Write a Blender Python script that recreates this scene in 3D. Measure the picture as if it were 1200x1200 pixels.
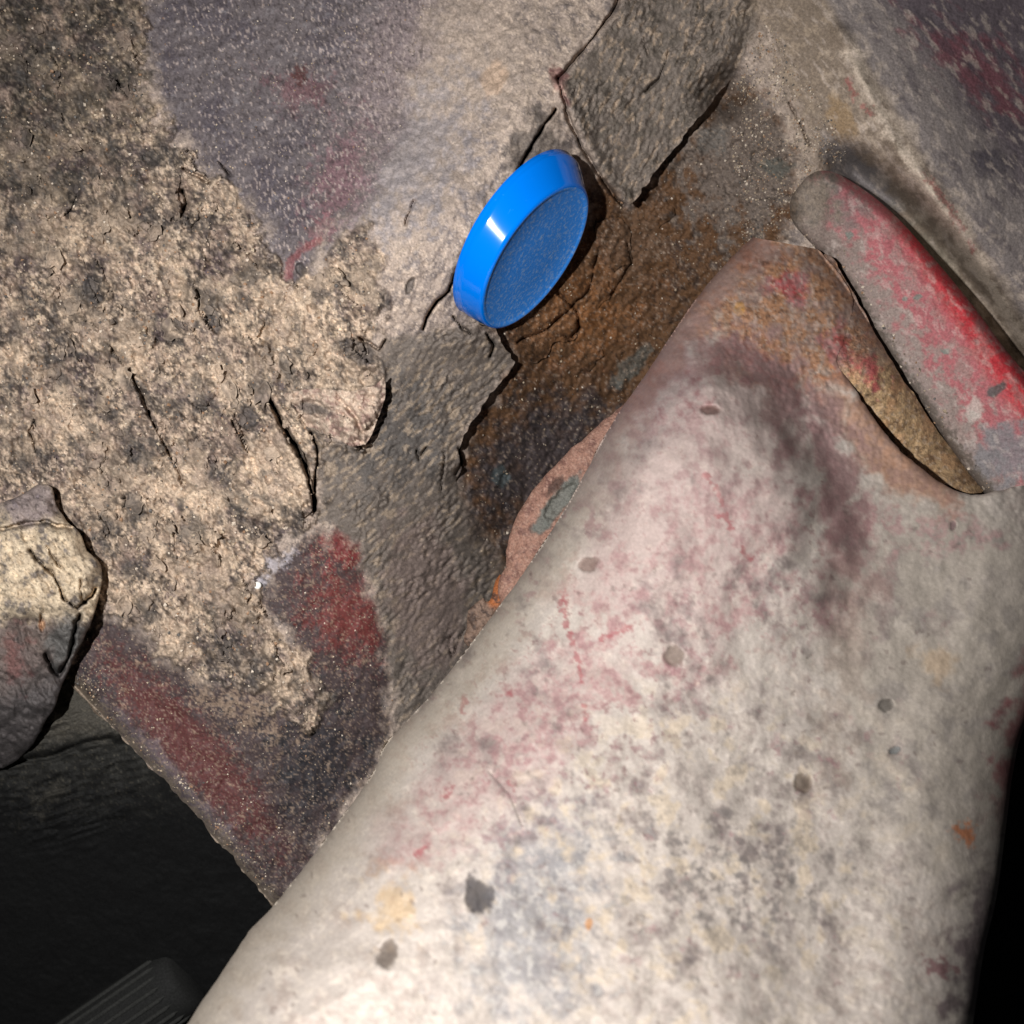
import bpy, math
import numpy as np
F = np.float32
sc = bpy.context.scene
for o in list(bpy.data.objects):
    bpy.data.objects.remove(o)

# ---------------------------------------------------------------- camera, light
U = 0.0002            # one design unit (a picture unit at the reference plane) = 0.2 mm
DC = 1300.0           # camera distance from the reference plane in design units
cam = bpy.data.cameras.new('camera')
cam.sensor_width = 36
cam.lens = 36 * DC / 1200.0
cam.clip_start = 0.005
cam.clip_end = 10
cam.dof.use_dof = True
cam.dof.focus_distance = (DC - 20) * U
cam.dof.aperture_fstop = 21
camo = bpy.data.objects.new('camera', cam)
camo.location = (0, 0, DC * U)
sc.collection.objects.link(camo)
sc.camera = camo

world = bpy.data.worlds.new('World')
sc.world = world
world.use_nodes = True
world.node_tree.nodes['Background'].inputs[0].default_value = (0.9, 0.95, 1.0, 1)
world.node_tree.nodes['Background'].inputs[1].default_value = 0.012

fl = bpy.data.lights.new('phone_flash', 'SPOT')      # the phone's flash beside its lens
fl.energy = 4.15
fl.spot_size = math.radians(140)
fl.spot_blend = 1.0
fl.color = (1.0, 0.99, 0.985)
fl.shadow_soft_size = 0.0022
flo = bpy.data.objects.new('phone_flash', fl)
flo.location = (-250 * U, 95 * U, (DC + 10) * U)
flo.rotation_euler = (math.radians(-6), math.radians(-4), 0)
sc.collection.objects.link(flo)

vs = sc.view_settings
vs.view_transform = 'Standard'
vs.look = 'None'
vs.exposure = 0.0
vs.gamma = 1.0

# ---------------------------------------------------------------- maths helpers
def S(r, g, b, k=1.0):
    c = np.array([r, g, b], dtype=np.float64) / 255.0
    c = np.where(c <= 0.04045, c / 12.92, ((c + 0.055) / 1.055) ** 2.4)
    return (c * k).astype(F)

def sstep(x, a, b):
    t = np.clip((x - a) / (b - a), 0, 1)
    return t * t * (3 - 2 * t)

_ga = np.linspace(0, 2 * np.pi, 32, endpoint=False)
GX = np.cos(_ga).astype(F); GY = np.sin(_ga).astype(F)

def _h(xi, yi, seed):
    h = xi * np.uint32(374761393) + yi * np.uint32(668265263) + np.uint32((seed * 1442695041 + 97) & 0xffffffff)
    h = (h ^ (h >> np.uint32(13))) * np.uint32(1274126177)
    return h ^ (h >> np.uint32(16))

def gnoise(x, y, seed):
    xf = np.floor(x); yf = np.floor(y)
    xi = xf.astype(np.int64).astype(np.uint32); yi = yf.astype(np.int64).astype(np.uint32)
    fx = (x - xf).astype(F); fy = (y - yf).astype(F)
    u = fx * fx * fx * (fx * (fx * 6 - 15) + 10); v = fy * fy * fy * (fy * (fy * 6 - 15) + 10)
    one = np.uint32(1)
    def g(dx, dy, ix, iy):
        k = (_h(ix, iy, seed) & np.uint32(31)).astype(np.intp)
        return GX[k] * (fx - dx) + GY[k] * (fy - dy)
    a = g(0, 0, xi, yi); b = g(1, 0, xi + one, yi); c = g(0, 1, xi, yi + one); d = g(1, 1, xi + one, yi + one)
    return ((a + u * (b - a)) + v * ((c + u * (d - c)) - (a + u * (b - a)))) * F(1.5)

def fbm(X, Y, scale, oct=4, seed=1, gain=0.55, ang=0.0, ax=1.0):
    """fractal noise; feature size `scale`, stretched by ax along direction ang"""
    ca, sa = math.cos(ang), math.sin(ang)
    x = (X * ca + Y * sa) / (scale * ax); y = (-X * sa + Y * ca) / scale
    out = np.zeros_like(X, dtype=F); amp = 1.0; tot = 0
    for k in range(oct):
        out += F(amp) * gnoise(x + 13.7 * k, y - 7.3 * k, seed * 31 + k)
        tot += amp; amp *= gain
        x, y = (x * 1.6 + y * 1.2), (-x * 1.2 + y * 1.6)
    return out / F(tot) * F(1.5)

def worley(X, Y, scale, seed=1):
    """distance to the nearest of scattered points (0..~1)"""
    x = X / scale; y = Y / scale
    xf = np.floor(x).astype(np.int64); yf = np.floor(y).astype(np.int64)
    best = np.full(X.shape, 9, dtype=F)
    for dx in (-1, 0, 1):
        for dy in (-1, 0, 1):
            cx = xf + dx; cy = yf + dy
            h = _h(cx.astype(np.uint32), cy.astype(np.uint32), seed)
            px = cx + (h & np.uint32(1023)).astype(F) / 1023; py = cy + ((h >> np.uint32(10)) & np.uint32(1023)).astype(F) / 1023
            best = np.minimum(best, (x - px) ** 2 + (y - py) ** 2)
    return np.sqrt(best).astype(F)

def segdist(X, Y, a, b):
    ax, ay = a; bx, by = b
    dx, dy = bx - ax, by - ay
    t = np.clip(((X - ax) * dx + (Y - ay) * dy) / (dx * dx + dy * dy + 1e-9), 0, 1)
    qx = ax + t * dx; qy = ay + t * dy
    return np.hypot(X - qx, Y - qy), qx, qy

def linedist(X, Y, pts, maxd):
    d = np.full(X.shape, maxd, dtype=F)
    for a, b in zip(pts[:-1], pts[1:]):
        m = ((X > min(a[0], b[0]) - maxd) & (X < max(a[0], b[0]) + maxd) & (Y > min(a[1], b[1]) - maxd) & (Y < max(a[1], b[1]) + maxd))
        i = np.nonzero(m)[0]
        if len(i):
            d[i] = np.minimum(d[i], segdist(X[i], Y[i], a, b)[0])
    return d

def inpoly(X, Y, P):
    ins = np.zeros(X.shape, dtype=bool)
    n = len(P)
    for k in range(n):
        x0, y0 = P[k]; x1, y1 = P[(k + 1) % n]
        if y0 == y1: continue
        c = ((Y >= min(y0, y1)) & (Y < max(y0, y1)))
        i = np.nonzero(c)[0]
        if len(i):
            xc = x0 + (Y[i] - y0) * (x1 - x0) / (y1 - y0)
            ins[i] ^= X[i] > xc
    return ins

def psd(X, Y, P, maxd=200.0):
    """signed distance, positive inside"""
    d = linedist(X, Y, list(P) + [P[0]], maxd)
    return np.where(inpoly(X, Y, P), d, -d).astype(F)

def blob(X, Y, cx, cy, rx, ry, deg=0):
    a = math.radians(deg); ca, sa = math.cos(a), math.sin(a)
    x = (X - cx) * ca + (Y - cy) * sa; y = -(X - cx) * sa + (Y - cy) * ca
    return (1 - np.sqrt((x / rx) ** 2 + (y / ry) ** 2)).astype(F)

def mix(c, col, m):
    m = np.asarray(m, dtype=F)[:, None]
    return c * (1 - m) + np.asarray(col, dtype=F) * m

def tps(points):
    p = np.array(points, dtype=np.float64)
    xy, z = p[:, :2] / 300.0, p[:, 2]
    n = len(p)
    def k(r2): return 0.5 * r2 * np.log(r2 + 1e-9)
    K = k(((xy[:, None] - xy[None]) ** 2).sum(-1)) + np.eye(n) * 0.01
    A = np.zeros((n + 3, n + 3)); A[:n, :n] = K; A[:n, n] = 1; A[:n, n + 1:] = xy; A[n, :n] = 1; A[n + 1:, :n] = xy.T
    w = np.linalg.solve(A, np.concatenate([z, [0, 0, 0]]))
    def f(X, Y):
        x = X / 300.0; y = Y / 300.0
        o = w[n] + w[n + 1] * x + w[n + 2] * y
        for i in range(n):
            o = o + w[i] * k((x - xy[i, 0]) ** 2 + (y - xy[i, 1]) ** 2)
        return o.astype(F)
    return f

def smooth(P, n=6, closed=False):
    """Catmull-Rom through points"""
    P = [np.array(p, float) for p in P]; out = []
    m = len(P)
    for i in range(m if closed else m - 1):
        p0 = P[(i - 1) % m] if closed else P[max(i - 1, 0)]; p1 = P[i]; p2 = P[(i + 1) % m]
        p3 = P[(i + 2) % m] if closed else P[min(i + 2, m - 1)]
        for k in range(n):
            t = k / n
            out.append(tuple(0.5 * ((2 * p1) + (p2 - p0) * t + (2 * p0 - 5 * p1 + 4 * p2 - p3) * t * t + (3 * p1 - p0 - 3 * p2 + p3) * t ** 3)))
    if not closed: out.append(tuple(P[-1]))
    return out

def rough(P, amp, seg=5.0, seed=0, closed=False):
    """break a line into short jagged pieces"""
    rng = np.random.RandomState(seed); out = []
    Q = list(P) + ([P[0]] if closed else [])
    w = 0
    for a, b in zip(Q[:-1], Q[1:]):
        a = np.array(a, float); b = np.array(b, float); L = np.hypot(*(b - a)); n = max(1, int(L / seg))
        nr = np.array([-(b - a)[1], (b - a)[0]]) / (L + 1e-9)
        for k in range(n):
            w = 0.6 * w + rng.normal() * amp * 0.8
            out.append(tuple(a + (b - a) * k / n + nr * w))
    if not closed: out.append(tuple(P[-1]))
    return out

def pos(X, Y, Z):
    s = (DC - Z) / DC
    return np.stack([(X - 600) * s * U, (600 - Y) * s * U, Z * U], -1).astype(F)

# ---------------------------------------------------------------- materials
def surface_mat(name, rough_lo=0.45, rough_hi=0.85, spec=0.4, grain=0.25, bump=0.35, size=2.6, metallic=0.0):
    """pigment from the surface's own colour layer, broken up by fine noise; fine relief by bump"""
    m = bpy.data.materials.new(name); m.use_nodes = True
    nt = m.node_tree; b = nt.nodes['Principled BSDF']; N = nt.nodes.new; L = nt.links.new
    at = N('ShaderNodeAttribute'); at.attribute_name = 'pigment'
    tc = N('ShaderNodeTexCoord')
    n1 = N('ShaderNodeTexNoise'); n1.inputs['Scale'].default_value = 1 / (size * U); n1.inputs['Detail'].default_value = 3; n1.inputs['Roughness'].default_value = 0.65
    n2 = N('ShaderNodeTexNoise'); n2.inputs['Scale'].default_value = 1 / (size * 2.7 * U); n2.inputs['Detail'].default_value = 4; n2.inputs['Roughness'].default_value = 0.7
    L(tc.outputs['Object'], n1.inputs['Vector']); L(tc.outputs['Object'], n2.inputs['Vector'])
    mr = N('ShaderNodeMapRange'); mr.inputs[1].default_value = 0.25; mr.inputs[2].default_value = 0.75
    mr.inputs[3].default_value = 1 - grain * 1.5; mr.inputs[4].default_value = 1 + grain * 1.5
    L(n1.outputs['Fac'], mr.inputs[0])
    mm = N('ShaderNodeMix'); mm.data_type = 'RGBA'; mm.blend_type = 'MULTIPLY'; mm.inputs[0].default_value = 1.0
    L(at.outputs['Color'], mm.inputs[6]); L(mr.outputs[0], mm.inputs[7])
    L(mm.outputs[2], b.inputs['Base Color'])
    rr = N('ShaderNodeMapRange'); rr.inputs[1].default_value = 0.3; rr.inputs[2].default_value = 0.7
    rr.inputs[3].default_value = rough_lo; rr.inputs[4].default_value = rough_hi
    L(n2.outputs['Fac'], rr.inputs[0])
    gl = N('ShaderNodeMix'); gl.data_type = 'FLOAT'                 # alpha of the layer: bare, smoother paint
    L(at.outputs['Alpha'], gl.inputs[0]); L(rr.outputs[0], gl.inputs[2]); gl.inputs[3].default_value = 0.34
    L(gl.outputs[0], b.inputs['Roughness'])
    b.inputs['Specular IOR Level'].default_value = spec
    b.inputs['Metallic'].default_value = metallic
    ad = N('ShaderNodeMath'); ad.operation = 'ADD'
    L(n1.outputs['Fac'], ad.inputs[0]); L(n2.outputs['Fac'], ad.inputs[1])
    bp = N('ShaderNodeBump'); bp.inputs['Strength'].default_value = bump; bp.inputs['Distance'].default_value = 2.2 * U
    L(ad.outputs[0], bp.inputs['Height']); L(bp.outputs[0], b.inputs['Normal'])
    return m

M_panel = surface_mat('crusted_panel', 0.6, 0.95, 0.28, grain=0.22, bump=0.3)
M_arm = surface_mat('dusty_arm_paint', 0.55, 0.9, 0.25, grain=0.08, bump=0.12, size=3.6)
M_red = surface_mat('scuffed_red_paint', 0.55, 0.9, 0.3, grain=0.22, bump=0.3)
M_rust = surface_mat('flaking_rust', 0.5, 0.9, 0.35, grain=0.3, bump=0.5)
M_rubber = surface_mat('black_rubber', 0.7, 0.95, 0.2, grain=0.3, bump=0.2)

# ---------------------------------------------------------------- mesh builders
def raw_mesh(name, V, quads, col, mat, tris=None, smooth_shade=True):
    me = bpy.data.meshes.new(name)
    V = np.ascontiguousarray(V, dtype=F)
    me.vertices.add(len(V)); me.vertices.foreach_set('co', V.ravel())
    lv = quads.reshape(-1) if quads is not None else np.zeros(0, int)
    ns = np.full(0 if quads is None else len(quads), 4)
    if tris is not None and len(tris):
        lv = np.concatenate([lv, tris.reshape(-1)]); ns = np.concatenate([ns, np.full(len(tris), 3)])
    me.loops.add(len(lv)); me.loops.foreach_set('vertex_index', lv.astype(np.int32))
    me.polygons.add(len(ns))
    st = np.concatenate([[0], np.cumsum(ns)[:-1]])
    me.polygons.foreach_set('loop_start', st.astype(np.int32))
    me.polygons.foreach_set('use_smooth', np.full(len(ns), smooth_shade))
    me.update(calc_edges=True)
    if col is not None:
        a = me.attributes.new('pigment', 'FLOAT_COLOR', 'POINT')
        c4 = np.zeros((len(V), 4), dtype=F); c4[:, :3] = np.clip(col[:, :3], 0.001, 0.95)
        if col.shape[1] == 4: c4[:, 3] = np.clip(col[:, 3], 0, 1)
        a.data.foreach_set('color', c4.ravel())
    me.materials.append(mat)
    me.validate()
    return me

def link(name, me, parent=None, **props):
    o = bpy.data.objects.new(name, me)
    sc.collection.objects.link(o)
    if parent: o.parent = parent
    for k, v in props.items(): o[k] = v
    return o

def sheet(name, poly, zf, cf, mat, step=1.6, back=12.0, parent=None, **props):
    """a solid sheet with outline `poly`, front surface zf, pigment cf, thickness `back`"""
    P = np.array(poly, float)
    x0, y0 = P.min(0) - step; x1, y1 = P.max(0) + step
    xs = np.arange(x0, x1 + step, step); ys = np.arange(y0, y1 + step, step)
    nx, ny = len(xs), len(ys)
    GX_, GY_ = np.meshgrid(xs, ys)
    X = GX_.ravel().astype(np.float64); Y = GY_.ravel().astype(np.float64)
    ins = inpoly(X, Y, poly).reshape(ny, nx)
    K = ins[:-1, :-1] | ins[1:, :-1] | ins[:-1, 1:] | ins[1:, 1:]
    used = np.zeros((ny, nx), bool)
    used[:-1, :-1] |= K; used[1:, :-1] |= K; used[:-1, 1:] |= K; used[1:, 1:] |= K
    idx = np.full(ny * nx, -1); ui = np.nonzero(used.ravel())[0]; idx[ui] = np.arange(len(ui))
    X = X[ui]; Y = Y[ui]; out = ~ins.ravel()[ui]
    oi = np.nonzero(out)[0]
    bx = X[oi]; by = Y[oi]; best = np.full(len(oi), 1e9); qx = bx.copy(); qy = by.copy()
    Q = list(poly) + [poly[0]]
    md = step * 2.5
    for a, b in zip(Q[:-1], Q[1:]):
        m = np.nonzero((bx > min(a[0], b[0]) - md) & (bx < max(a[0], b[0]) + md) & (by > min(a[1], b[1]) - md) & (by < max(a[1], b[1]) + md))[0]
        if len(m):
            d, sx, sy = segdist(bx[m], by[m], a, b)
            g = d < best[m]
            best[m[g]] = d[g]; qx[m[g]] = sx[g]; qy[m[g]] = sy[g]
    X[oi] = qx; Y[oi] = qy
    Z = zf(X, Y).astype(F); C = cf(X, Y).astype(F)
    V = pos(X, Y, Z)
    I = idx.reshape(ny, nx)
    kq = np.nonzero(K)
    quads = np.stack([I[kq[0], kq[1]], I[kq[0] + 1, kq[1]], I[kq[0] + 1, kq[1] + 1], I[kq[0], kq[1] + 1]], -1)
    Kp = np.zeros((ny + 1, nx + 1), bool); Kp[1:ny, 1:nx] = K
    hb = Kp[:-1, 1:-1][:, :nx - 1] ^ Kp[1:, 1:-1][:, :nx - 1]
    ha = np.nonzero(hb); e1 = np.stack([I[ha[0], ha[1]], I[ha[0], ha[1] + 1]], -1)
    vb = Kp[1:-1, :-1][:ny - 1] ^ Kp[1:-1, 1:][:ny - 1]
    va = np.nonzero(vb); e2 = np.stack([I[va[0], va[1]], I[va[0] + 1, va[1]]], -1)
    E = np.concatenate([e1, e2])
    bv = np.unique(E); mp = np.full(len(X), -1); n0 = len(X); mp[bv] = np.arange(len(bv))
    Vt = V[bv]; Vb = pos(X[bv], Y[bv], Z[bv] - back)
    sk = np.stack([n0 + mp[E[:, 0]], n0 + mp[E[:, 1]], n0 + len(bv) + mp[E[:, 1]], n0 + len(bv) + mp[E[:, 0]]], -1)
    V = np.concatenate([V, Vt, Vb]); C = np.concatenate([C, C[bv], C[bv]])
    me = raw_mesh(name, V, np.concatenate([quads, sk]), C, mat)
    return link(name, me, parent, **props)

def empty(name, at, label, cat):
    o = bpy.data.objects.new(name, None); o.empty_display_size = 0.005
    sc.collection.objects.link(o)
    o['label'] = label; o['category'] = cat
    return o

# ================================================================ THE PANEL
z_base = tps([(0, 0, -60), (300, 0, -20), (600, 0, 5), (500, 150, 15), (0, 300, -20), (250, 300, 10), (0, 600, -5), (250, 550, 20),
              (400, 450, 35), (500, 350, 62), (556, 262, 84), (620, 160, 62), (420, 620, 0), (300, 700, 12), (100, 750, -12), (200, 900, -20),
              (310, 1050, -35), (450, 800, -60), (540, 600, -105), (600, 500, -150), (700, 340, -135), (640, 400, -120), (760, 260, -130),
              (820, 180, -90), (870, 100, -55), (850, 270, -125), (930, 120, -30), (1000, 80, 5), (1000, 180, -20), (1080, 200, 15),
              (1180, 100, -40), (1180, 350, -45), (1100, 400, -60), (950, 300, -90), (600, 680, -235), (700, 500, -240), (800, 400, -215),
              (1260, 600, -100), (900, 600, -220), (500, 900, -110), (660, 260, -60), (720, 100, 0)])

CRUST = [(-80, -80), (170, -80), (165, 60), (172, 110), (205, 165), (250, 205), (300, 265), (325, 325), (345, 345), (385, 300), (425, 262), (450, 310), (440, 400),
         (452, 440), (432, 520), (374, 515), (372, 600), (330, 640), (295, 690), (330, 740), (385, 810), (365, 860), (300, 810), (240, 800), (170, 742), (120, 715),
         (60, 800), (-80, 880)]
PAINT = [(165, -80), (540, -80), (500, 60), (470, 160), (430, 240), (400, 275), (345, 335), (325, 320), (300, 262), (245, 200), (205, 160), (172, 108), (165, 50)]
REDZ = [(372, 615), (420, 640), (440, 700), (462, 800), (462, 850), (440, 900), (330, 1070), (70, 800), (110, 720), (170, 745), (240, 800), (300, 810), (340, 800), (330, 740), (300, 690)]
LOWCOAT = [(452, 400), (500, 388), (560, 380), (590, 395), (605, 425), (575, 462), (545, 510), (538, 560), (560, 610), (590, 660), (580, 740), (470, 860), (462, 800), (440, 700), (420, 640), (374, 610), (374, 520), (432, 522)]
RECESS = [(852, 100), (800, 165), (738, 240), (700, 200), (690, 260), (640, 340), (575, 388), (605, 425), (545, 510), (535, 560), (545, 620), (585, 680), (650, 680), (760, 450), (900, 300), (940, 250), (930, 170), (890, 110)]
UPFLAP = [(661, 96), (700, 50), (722, 20), (745, -60), (905, -60), (885, 40), (860, 88), (838, 112), (800, 165), (765, 205), (738, 240), (712, 212), (690, 172), (672, 135)]
CRACKS = [([(653, 92), (664, 130), (682, 172), (706, 212), (730, 240)], 2.2, 12), ([(655, 92), (676, 68), (696, 45), (718, 14), (736, -40)], 2.2, 14),
          ([(652, 128), (640, 145), (612, 190), (600, 215), (575, 240), (558, 268), (545, 295), (525, 340), (512, 352), (500, 372), (496, 386)], 2.0, 26),
          ([(316, 468), (332, 500), (348, 522), (362, 560), (368, 598)], 2.6, 34), ([(364, 508), (372, 522), (370, 545), (368, 598)], 1.8, 26),
          ([(150, 432), (168, 470), (185, 510), (204, 545), (213, 566)], 1.6, 8), ([(272, 492), (282, 512), (290, 530)], 1.5, 14),
          ([(214, 198), (232, 205), (245, 214)], 2.0, 16), ([(213, 224), (218, 238), (212, 252)], 2.2, 18), ([(255, 190), (270, 205)], 1.6, 14),
          ([(734, 285), (739, 308), (731, 322), (716, 346)], 1.4, 12), ([(700, 300), (690, 340), (668, 362), (640, 385), (606, 402)], 1.6, 14),
          ([(655, 345), (676, 366), (680, 384), (668, 398), (654, 392)], 1.5, 12), ([(570, 390), (578, 404), (574, 418)], 1.6, 16),
          ([(530, 372), (540, 385), (552, 392)], 1.5, 12), ([(782, 60), (772, 92), (756, 108)], 1.5, 9), ([(752, 40), (760, 64)], 1.2, 6),
          ([(488, 528), (492, 540), (500, 524)], 1.5, 9), ([(520, 530), (517, 560), (517, 574)], 1.4, 9), ([(536, 525), (541, 540), (534, 556)], 1.6, 12),
          ([(40, 492), (34, 505), (42, 530)], 1.5, 10), ([(485, 235), (475, 262)], 1.8, 9), ([(150, 40), (165, 68), (172, 72)], 1.2, 6),
          ([(545, 735), (530, 770), (528, 745)], 1.4, 8), ([(232, 340), (234, 368), (246, 388)], 1.5, 10), ([(85, 35), (92, 58)], 1.0, 4),
          ([(690, 520), (720, 505)], 1.2, 4), ([(925, 120), (940, 150), (950, 172)], 1.4, 8), ([(420, 396), (445, 410), (452, 398)], 1.8, 14)]
CRACKS = [(rough(c, 0.9, 6, 40 + i), w, d) for i, (c, w, d) in enumerate(CRACKS)]
PITS = [(353, 316, 7, 9, -20), (108, 340, 12, 20, -25), (292, 490, 13, 16, 20), (365, 478, 26, 10, 10), (224, 648, 7, 5, 0), (216, 567, 5, 6, 0), (190, 678, 5, 3, 0), (420, 412, 26, 14, 30),
        (66, 88, 8, 6, 0), (250, 375, 10, 18, -20), (480, 335, 5, 12, 25)]

SCARPS = [([(205, 158), (222, 180), (245, 192), (274, 208)], 20, 14), ([(214, 200), (207, 226), (214, 250), (226, 264)], 22, 14), ([(410, 386), (413, 408), (427, 424), (447, 428)], 20, 12),
          ([(224, 325), (232, 358), (251, 392)], 18, 16), ([(118, 392), (150, 438), (185, 508), (213, 566)], 16, 22), ([(345, 300), (340, 322), (350, 338), (362, 330)], 16, 10),
          ([(58, 60), (70, 88), (66, 112)], 16, 16), ([(100, 318), (112, 350), (122, 362)], 16, 16), ([(270, 478), (284, 512), (292, 534)], 18, 16), ([(170, 590), (200, 620), (206, 660)], 14, 20)]
_r = np.random.RandomState(5)
for _ in range(90):
    x, y = _r.uniform(15, 430), _r.uniform(15, 790); L0 = _r.uniform(10, 42); a = _r.normal(1.15, 0.45); p = []
    for k in range(6):
        p.append((x, y)); x += math.cos(a) * L0 / 5; y += math.sin(a) * L0 / 5; a += _r.normal(0, 0.28)
    SCARPS.append((p, _r.uniform(7, 20), _r.uniform(7, 18)))
def scarp(X, Y, pts, h, wid):
    """lifted edge: rises towards the line from its left, drops at once on its right"""
    o = np.zeros(X.shape, F); R_ = wid * 3
    i = np.nonzero((X > min(p[0] for p in pts) - R_) & (X < max(p[0] for p in pts) + R_) & (Y > min(p[1] for p in pts) - R_) & (Y < max(p[1] for p in pts) + R_))[0]
    if not len(i): return o
    x = X[i]; y = Y[i]; best = np.full(len(i), 1e9); sd = np.zeros(len(i)); n = len(pts) - 1; par = np.zeros(len(i))
    for k in range(n):
        a, b = pts[k], pts[k + 1]; d, qx, qy = segdist(x, y, a, b)
        cr = (b[0] - a[0]) * (y - a[1]) - (b[1] - a[1]) * (x - a[0])
        g = d < best; best[g] = d[g]; sd[g] = cr[g]
        t = np.clip(np.hypot(qx - a[0], qy - a[1]) / (np.hypot(b[0] - a[0], b[1] - a[1]) + 1e-6), 0, 1); par[g] = (k + t[g]) / n
    end = np.sin(np.pi * np.clip(par, 0, 1)) ** 0.6
    o[i] = np.where(sd > 0, h * np.exp(-(best / wid) ** 1.3), -0.25 * h * np.exp(-(best / 3.0) ** 2)) * end
    return o

def zone(X, Y, P, soft, wob, sc_=30, seed=5, oct=5):
    d = psd(X, Y, P, 160.0)
    return sstep(d + fbm(X, Y, sc_, oct, seed, 0.65) * wob, -soft, soft)

def fade(X, Y):
    return None

def body_masks(X, Y):
    return dict(crust=zone(X, Y, CRUST, 8, 26, 26, 5), paint=zone(X, Y, PAINT, 22, 34, 40, 6) * (1 - 0.75 * sstep(X + 0.30 * Y + 40 * fbm(X, Y, 40, 3, 15), 470, 590)), red=zone(X, Y, REDZ, 14, 26, 40, 7),
                low=zone(X, Y, LOWCOAT, 8, 10, 24, 8), rec=zone(X, Y, RECESS, 10, 16, 30, 9), up=zone(X, Y, UPFLAP, 5, 3, 20, 10))

def sandiness(X, Y):
    """how much pale silt lies on the crust"""
    a = 0.9 * fbm(X, Y, 58, 3, 11) + 0.8 * fbm(X, Y, 17, 4, 12, 0.65) + 0.55 * fbm(X, Y, 5.5, 3, 13, 0.7)
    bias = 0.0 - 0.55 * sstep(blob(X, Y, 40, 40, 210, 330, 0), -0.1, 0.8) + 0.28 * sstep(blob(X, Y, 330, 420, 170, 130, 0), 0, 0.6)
    bias = bias + 0.3 * sstep(blob(X, Y, 230, 640, 140, 120, 40), 0, 0.6) + 0.35 * sstep(blob(X, Y, 335, 555, 40, 60, 0), 0, 0.4) - 0.5 * sstep(blob(X, Y, 285, 745, 40, 90, -25), 0, 0.5)
    return sstep(a + bias, -0.62, 0.62), a

def ropey_(X, Y, m):
    return (m['up'] + 0.0) * (11.0 * (0.4 - np.abs(fbm(X, Y, 7.5, 3, 24, 0.5, -1.05, 2.4))) + 6 * fbm(X, Y, 45, 3, 25)) + m['low'] * (10.0 * (0.4 - np.abs(fbm(X, Y, 7, 3, 26, 0.5, -0.8, 2.6))) + 6 * fbm(X, Y, 38, 3, 27))

def body_relief(X, Y, m):
    s, a = sandiness(X, Y)
    crust = m['crust'] * (17.0 * fbm(X, Y, 55, 4, 21) + 14.0 * (0.3 - np.abs(fbm(X, Y, 26, 4, 35, 0.6, 1.0, 1.6))) + 5.5 * fbm(X, Y, 11, 4, 22, 0.62, 1.05, 1.7) + 3.0 * s - 6.0 * sstep(0.2 - worley(X, Y, 13, 3), 0, 0.14) * sstep(fbm(X, Y, 30, 2, 4), -0.1, 0.3) + 2.0 * fbm(X, Y, 3.8, 2, 23))
    crust = crust + m['crust'] * 5.0
    ropey = (0.45 + 0.9 * sstep(fbm(X, Y, 50, 3, 36), -0.35, 0.4)) * ropey_(X, Y, m)
    other = np.clip(1 - m['crust'] - m['up'] - m['low'], 0, 1)
    smo = 1 - 0.75 * sstep(X - 0.35 * Y, 860, 960)
    gen = other * smo * (4.5 * fbm(X, Y, 30, 4, 28) + 3.2 * fbm(X, Y, 8, 3, 29, 0.6, -1.1, 1.8) * (1 - 0.6 * m['paint'] - 0.6 * m['red'])) + 0.7 * fbm(X, Y, 3.2, 2, 30)
    rec = m['rec'] * (6 * fbm(X, Y, 26, 4, 31) + 3.0 * np.round(3 * fbm(X, Y, 42, 4, 32)) * 0.8 + 2.2 * fbm(X, Y, 5, 3, 33))
    z = crust + ropey + gen + rec - m['paint'] * 3 - m['red'] * 2
    cwid = np.clip(0.75 + 0.75 * fbm(X, Y, 22, 3, 18), 0.3, 1.3)
    for c, w, dep in CRACKS:
        d = linedist(X, Y, c, 14.0)
        z = z - 2.2 * dep * np.exp(-(d / (w * cwid)) ** 2)
    wx = X + 2.5 * fbm(X, Y, 9, 3, 41); wy = Y + 2.5 * fbm(X, Y, 9, 3, 42)
    sc_m = sstep(m['crust'], 0.3, 0.8)
    for p, h, wd in SCARPS:
        z = z + scarp(wx, wy, p, h, wd) * sc_m
    for (cx, cy, rx, ry, dg) in PITS:
        b = blob(X, Y, cx, cy, rx, ry, dg) + 0.25 * fbm(X, Y, 9, 3, 34)
        z = z - 11 * sstep(b, -0.05, 0.35) + 3 * sstep(b, -0.5, -0.05)
    # pressed ridge of the upper right panel
    d = linedist(X, Y, [(985, 40), (1010, 95), (1060, 185), (1110, 255), (1150, 320), (1200, 400)], 60.0)
    z = z + 9 * np.exp(-(d / 11) ** 2) * (1 + fbm(X, Y, 40, 2, 37))
    d = linedist(X, Y, [(975, 196), (1000, 204), (1050, 240), (1100, 294), (1150, 354), (1190, 408), (1280, 526)], 120.0)
    z = z - 100 * np.exp(-(d / 24) ** 2) * sstep(X, 950, 1010)
    z = z - 85 * np.exp(-((X - 846) ** 2 + (Y - 112) ** 2) / 24.0 ** 2)
    # seam bead running past the plug
    d = linedist(X, Y, [(655, 100), (690, 165), (716, 205), (738, 238)], 30.0)
    z = z + 8 * np.exp(-(d / 7) ** 2) * (1 - m['rec'])
    # rolled lower lip
    d = linedist(X, Y, [(60, 775), (130, 850), (200, 925), (315, 1055), (360, 1110)], 60.0)
    z = z + 7 * np.exp(-((d - 26) / 14) ** 2) - 26 * np.clip(1 - d / 16, 0, 1) ** 2
    return z.astype(F)

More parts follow.
